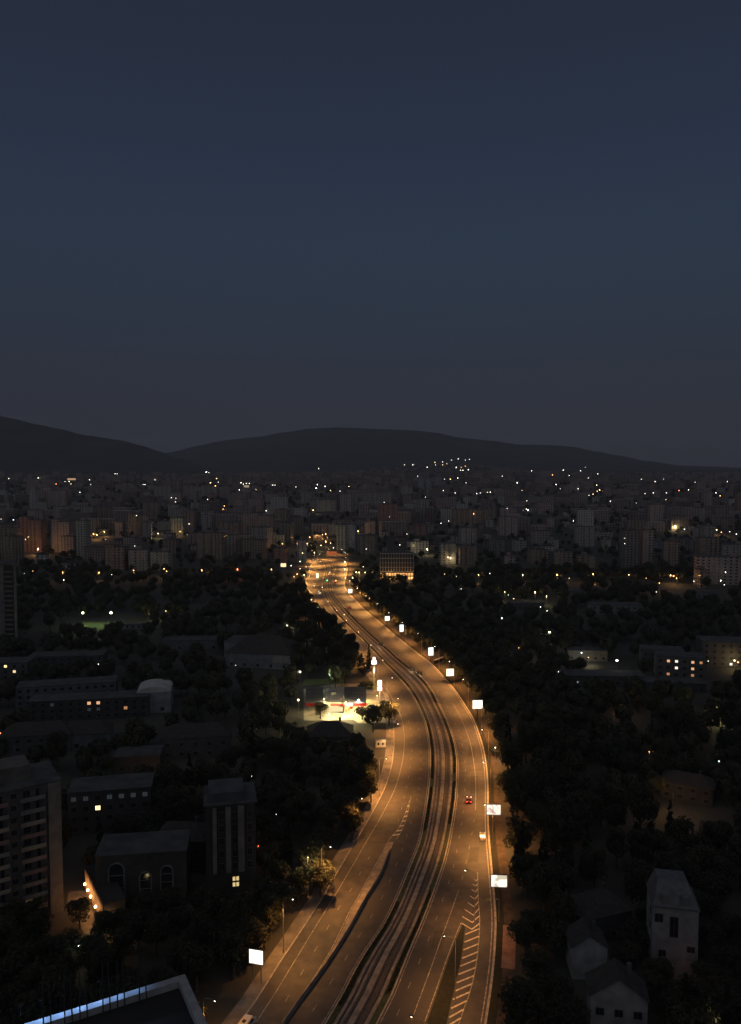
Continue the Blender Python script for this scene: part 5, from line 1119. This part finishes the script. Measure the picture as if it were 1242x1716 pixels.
for k, (px, yb) in enumerate([(62, 1600), (90, 1640), (172, 1602), (205, 1622), (232, 1590), (262, 1604), (300, 1582), (332, 1602), (300, 1642), (352, 1562), (372, 1604), (392, 1640), (30, 1622), (246, 1562), (284, 1556), (338, 1540), (200, 1582), (20, 1580), (60, 1570), (410, 1560), (440, 1530), (330, 1660), (150, 1640)]):
    hand(px, yb, random.uniform(7.5, 11), 'dark garden tree, %s of the clump between the courtyard and the blue lit roof' % ordinal(k), random.choice(BROAD), random.uniform(3.6, 4.6), 'garden trees above the blue lit roof')
for k, (px, yb) in enumerate([(900, 1650), (930, 1692), (1092, 1694), (1122, 1722), (1180, 1602), (1222, 1642), (1222, 1582), (1062, 1602), (1082, 1566), (960, 1545), (930, 1602), (1050, 1640), (900, 1580), (1180, 1550), (1230, 1700), (1160, 1700), (890, 1700), (950, 1740)]):
    hand(px, yb, random.uniform(6.5, 9), 'dark garden tree, %s of those between the pale houses at the lower right' % ordinal(k), random.choice(BROAD), random.uniform(3.4, 4.4), 'garden trees between the pale houses')
rnd = random.Random(77); cand = []
def fill(n, ylo, yhi, side, smin, smax, sp):
    k = 0; tries = 0
    while k < n and tries < n * 25:
        tries += 1
        Y = ylo + (yhi - ylo) * rnd.random() ** 1.15
        if side < 0: b, _ = x_at(KL, Y); X = rnd.uniform(-.55 * Y, b.x - 4.8)
        else: b, _ = x_at(R1, Y); X = rnd.uniform(b.x + 7.5, .55 * Y)
        s = rnd.uniform(smin, smax); r = 2.6 * s
        if any((X - a) ** 2 + (Y - c) ** 2 < (sp * s) ** 2 for a, c, _ in placed if abs(a - X) < 9): continue
        if not clear_of_boxes(X, Y, r): continue
        if not clear_of_roads(X, Y, 0) : continue
        placed.append((X, Y, r)); cand.append((s / Y, X, Y, s, side)); k += 1
# rows along both pavements, then the parks
for side, ln, off in ((1, RK, 8.0), (-1, KL, -6.0)):
    s_ = 6.0; L_ = length(ln)
    while s_ < L_ * .82:
        p, d = point_at(ln, s_); q = p + Vector((d.y, -d.x)) * (off + rnd.uniform(-1.2, 1.2) * (1 if side > 0 else .5)); s = rnd.uniform(.85, 1.25)
        if 105 < q.y < 760 and clear_of_boxes(q.x, q.y, 2.5) and all((q.x - a) ** 2 + (q.y - c) ** 2 > 22 for a, c, _ in placed) and not (side < 0 and 268 < q.y < 420):
            placed.append((q.x, q.y, 3)); cand.append((s / q.y * 1.6, q.x, q.y, s, side * 2))
        s_ += rnd.uniform(6.0, 8.5)
fill(760, 112, 800, 1, .85, 1.4, 4.6); fill(760, 112, 800, -1, .75, 1.3, 4.6)
cand.sort(reverse=True)
NB = {1: ('dark broadleaf tree in the unlit wood east of the boulevard', 'dark trees east of the boulevard'), -1: ('dark broadleaf tree among the unlit houses west of the boulevard', 'dark trees west of the boulevard')}
row_n = {2: 0, -2: 0}
for q, X, Y, s, side in sorted(cand[:230], key=lambda c: c[2]):
    if abs(side) == 2:
        lab = 'dark roadside tree, %s up from the bottom along the %s pavement' % (ordinal(row_n[side]), 'eastern' if side > 0 else 'western'); row_n[side] += 1; grp = 'roadside trees'
    else: lab, grp = NB[side]
    tree(X, Y, s, lab, grp, random.choice(BROAD) if rnd.random() < .86 else random.choice(CONE), rnd.random() * 6.28)
def wood(name, pts, label, quads, leaf):
    v = []; f = []
    for X, Y, s in pts:
        z0 = T(X, Y); rx, rz_ = 3.8 * s, 3.7 * s; zc = 6.2 * s
        for l in range(quads):
            n = Vector((rnd.gauss(0, 1), rnd.gauss(0, 1), rnd.gauss(.3, 1))).normalized(); k = rnd.uniform(.6, 1.0) * (1 + .22 * math.sin(n.x * 5 + X) * math.cos(n.y * 4 + Y))
            p = Vector((X + n.x * rx * k, Y + n.y * rx * k, z0 + zc + n.z * rz_ * k))
            t_ = n.cross(Vector((rnd.gauss(0, 1), rnd.gauss(0, 1), rnd.gauss(0, 1)))).normalized(); b_ = n.cross(t_); a = leaf * s * rnd.uniform(.7, 1.2)
            i = len(v); v += [tuple(p - t_ * a), tuple(p + b_ * a * .7), tuple(p + t_ * a), tuple(p - b_ * a * .7)]; f.append((i, i + 1, i + 2, i + 3))
        i = len(v)
        v += [(X - .2, Y, z0), (X + .2, Y, z0), (X + .1, Y, z0 + zc), (X - .1, Y, z0 + zc), (X, Y - .2, z0), (X, Y + .2, z0), (X, Y + .1, z0 + zc), (X, Y - .1, z0 + zc)]
        f += [(i, i + 1, i + 2, i + 3), (i + 4, i + 5, i + 6, i + 7)]
    me = bpy.data.meshes.new(name); me.from_pydata(v, [], f); me.materials.append(M_leaf); tag(put(name, me), label, 'woodland', None, 'stuff')
wood('woodland', [(X, Y, s) for q, X, Y, s, side in cand[230:]], 'unlit black woodland on both sides of the boulevard', 330, .75)
far_t = []
for i in range(2600):
    Y = 720 + 2300 * rnd.random() ** 1.5; X = rnd.uniform(-.54, .54) * Y
    if Y < 1000 and (not clear_of_roads(X, Y, 6)): continue
    if not clear_of_boxes(X, Y, 3) or not clear_sight(X, Y, 9, 12): continue
    far_t.append((X, Y, rnd.uniform(.7, 1.2) * (1 if Y < 1400 else 1.3)))
wood('city_greenery', far_t, 'dark trees filling the gaps between the far city blocks', 46, 1.5)

# low hedges in the tram reserve
def hedge(a, b, q0, q1, h, label):
    ln0 = [p for p in across(q0) if a <= p.y <= b]; ln1 = [p for p in across(q1) if a <= p.y <= b]
    if len(ln0) < 3: return
    o0 = ln0[0]; v = []; f = []; L_ = length(ln0)
    for i in range(int(L_ * 34)):
        s = rnd.random() * L_; p0, d = point_at(ln0, s); p1, _ = point_at(ln1, s); u = rnd.random(); p = p0.lerp(p1, u); z = .16 + h * .75 * (1 - abs(2 * u - 1) ** 3) * rnd.uniform(.2, 1)
        P_ = Vector((p.x - o0.x, p.y - o0.y, z)); n = Vector((rnd.gauss(0, 1), rnd.gauss(0, 1), rnd.gauss(.6, 1))).normalized(); t_ = n.cross(Vector((rnd.gauss(0, 1), rnd.gauss(0, 1), rnd.gauss(0, 1)))).normalized(); b_ = n.cross(t_); a_ = .22 * rnd.uniform(.6, 1.2)
        k = len(v); v += [tuple(P_ - t_ * a_), tuple(P_ + b_ * a_), tuple(P_ + t_ * a_), tuple(P_ - b_ * a_)]; f.append((k, k + 1, k + 2, k + 3))
    me = bpy.data.meshes.new('hedge'); me.from_pydata(v, [], f); me.materials.append(M_leaf); tag(put('hedge', me, None, (o0.x, o0.y, 0)), label, 'hedge', 'hedges beside the tram tracks')
seg = [(150, 192), (225, 262), (266, 330), (352, 372), (380, 470), (474, 600)]
for k, (a, b) in enumerate(seg):
    hedge(a, b, .05, .12, .7, 'low dark hedge west of the tram tracks, %s length from the bottom' % ordinal(k)); hedge(a + 4, b + 3, .88, .95, .7, 'low dark hedge east of the tram tracks, %s length from the bottom' % ordinal(k))

# ================================================================== HAZE
hz, ht, ho = nt('thin_haze'); pv = N(ht, 'ShaderNodeVolumePrincipled'); pv.inputs['Color'].default_value = (.76, .80, 1, 1); pv.inputs['Density'].default_value = 4.6e-5; pv.inputs['Anisotropy'].default_value = .1
ht.links.new(pv.outputs[0], ho.inputs['Volume'])
o = MB().box(0, 9700, -4, 27000, 20500, 900).build('haze', hz); tag(o, 'thin dusk haze over the whole city', 'haze', None, 'stuff')
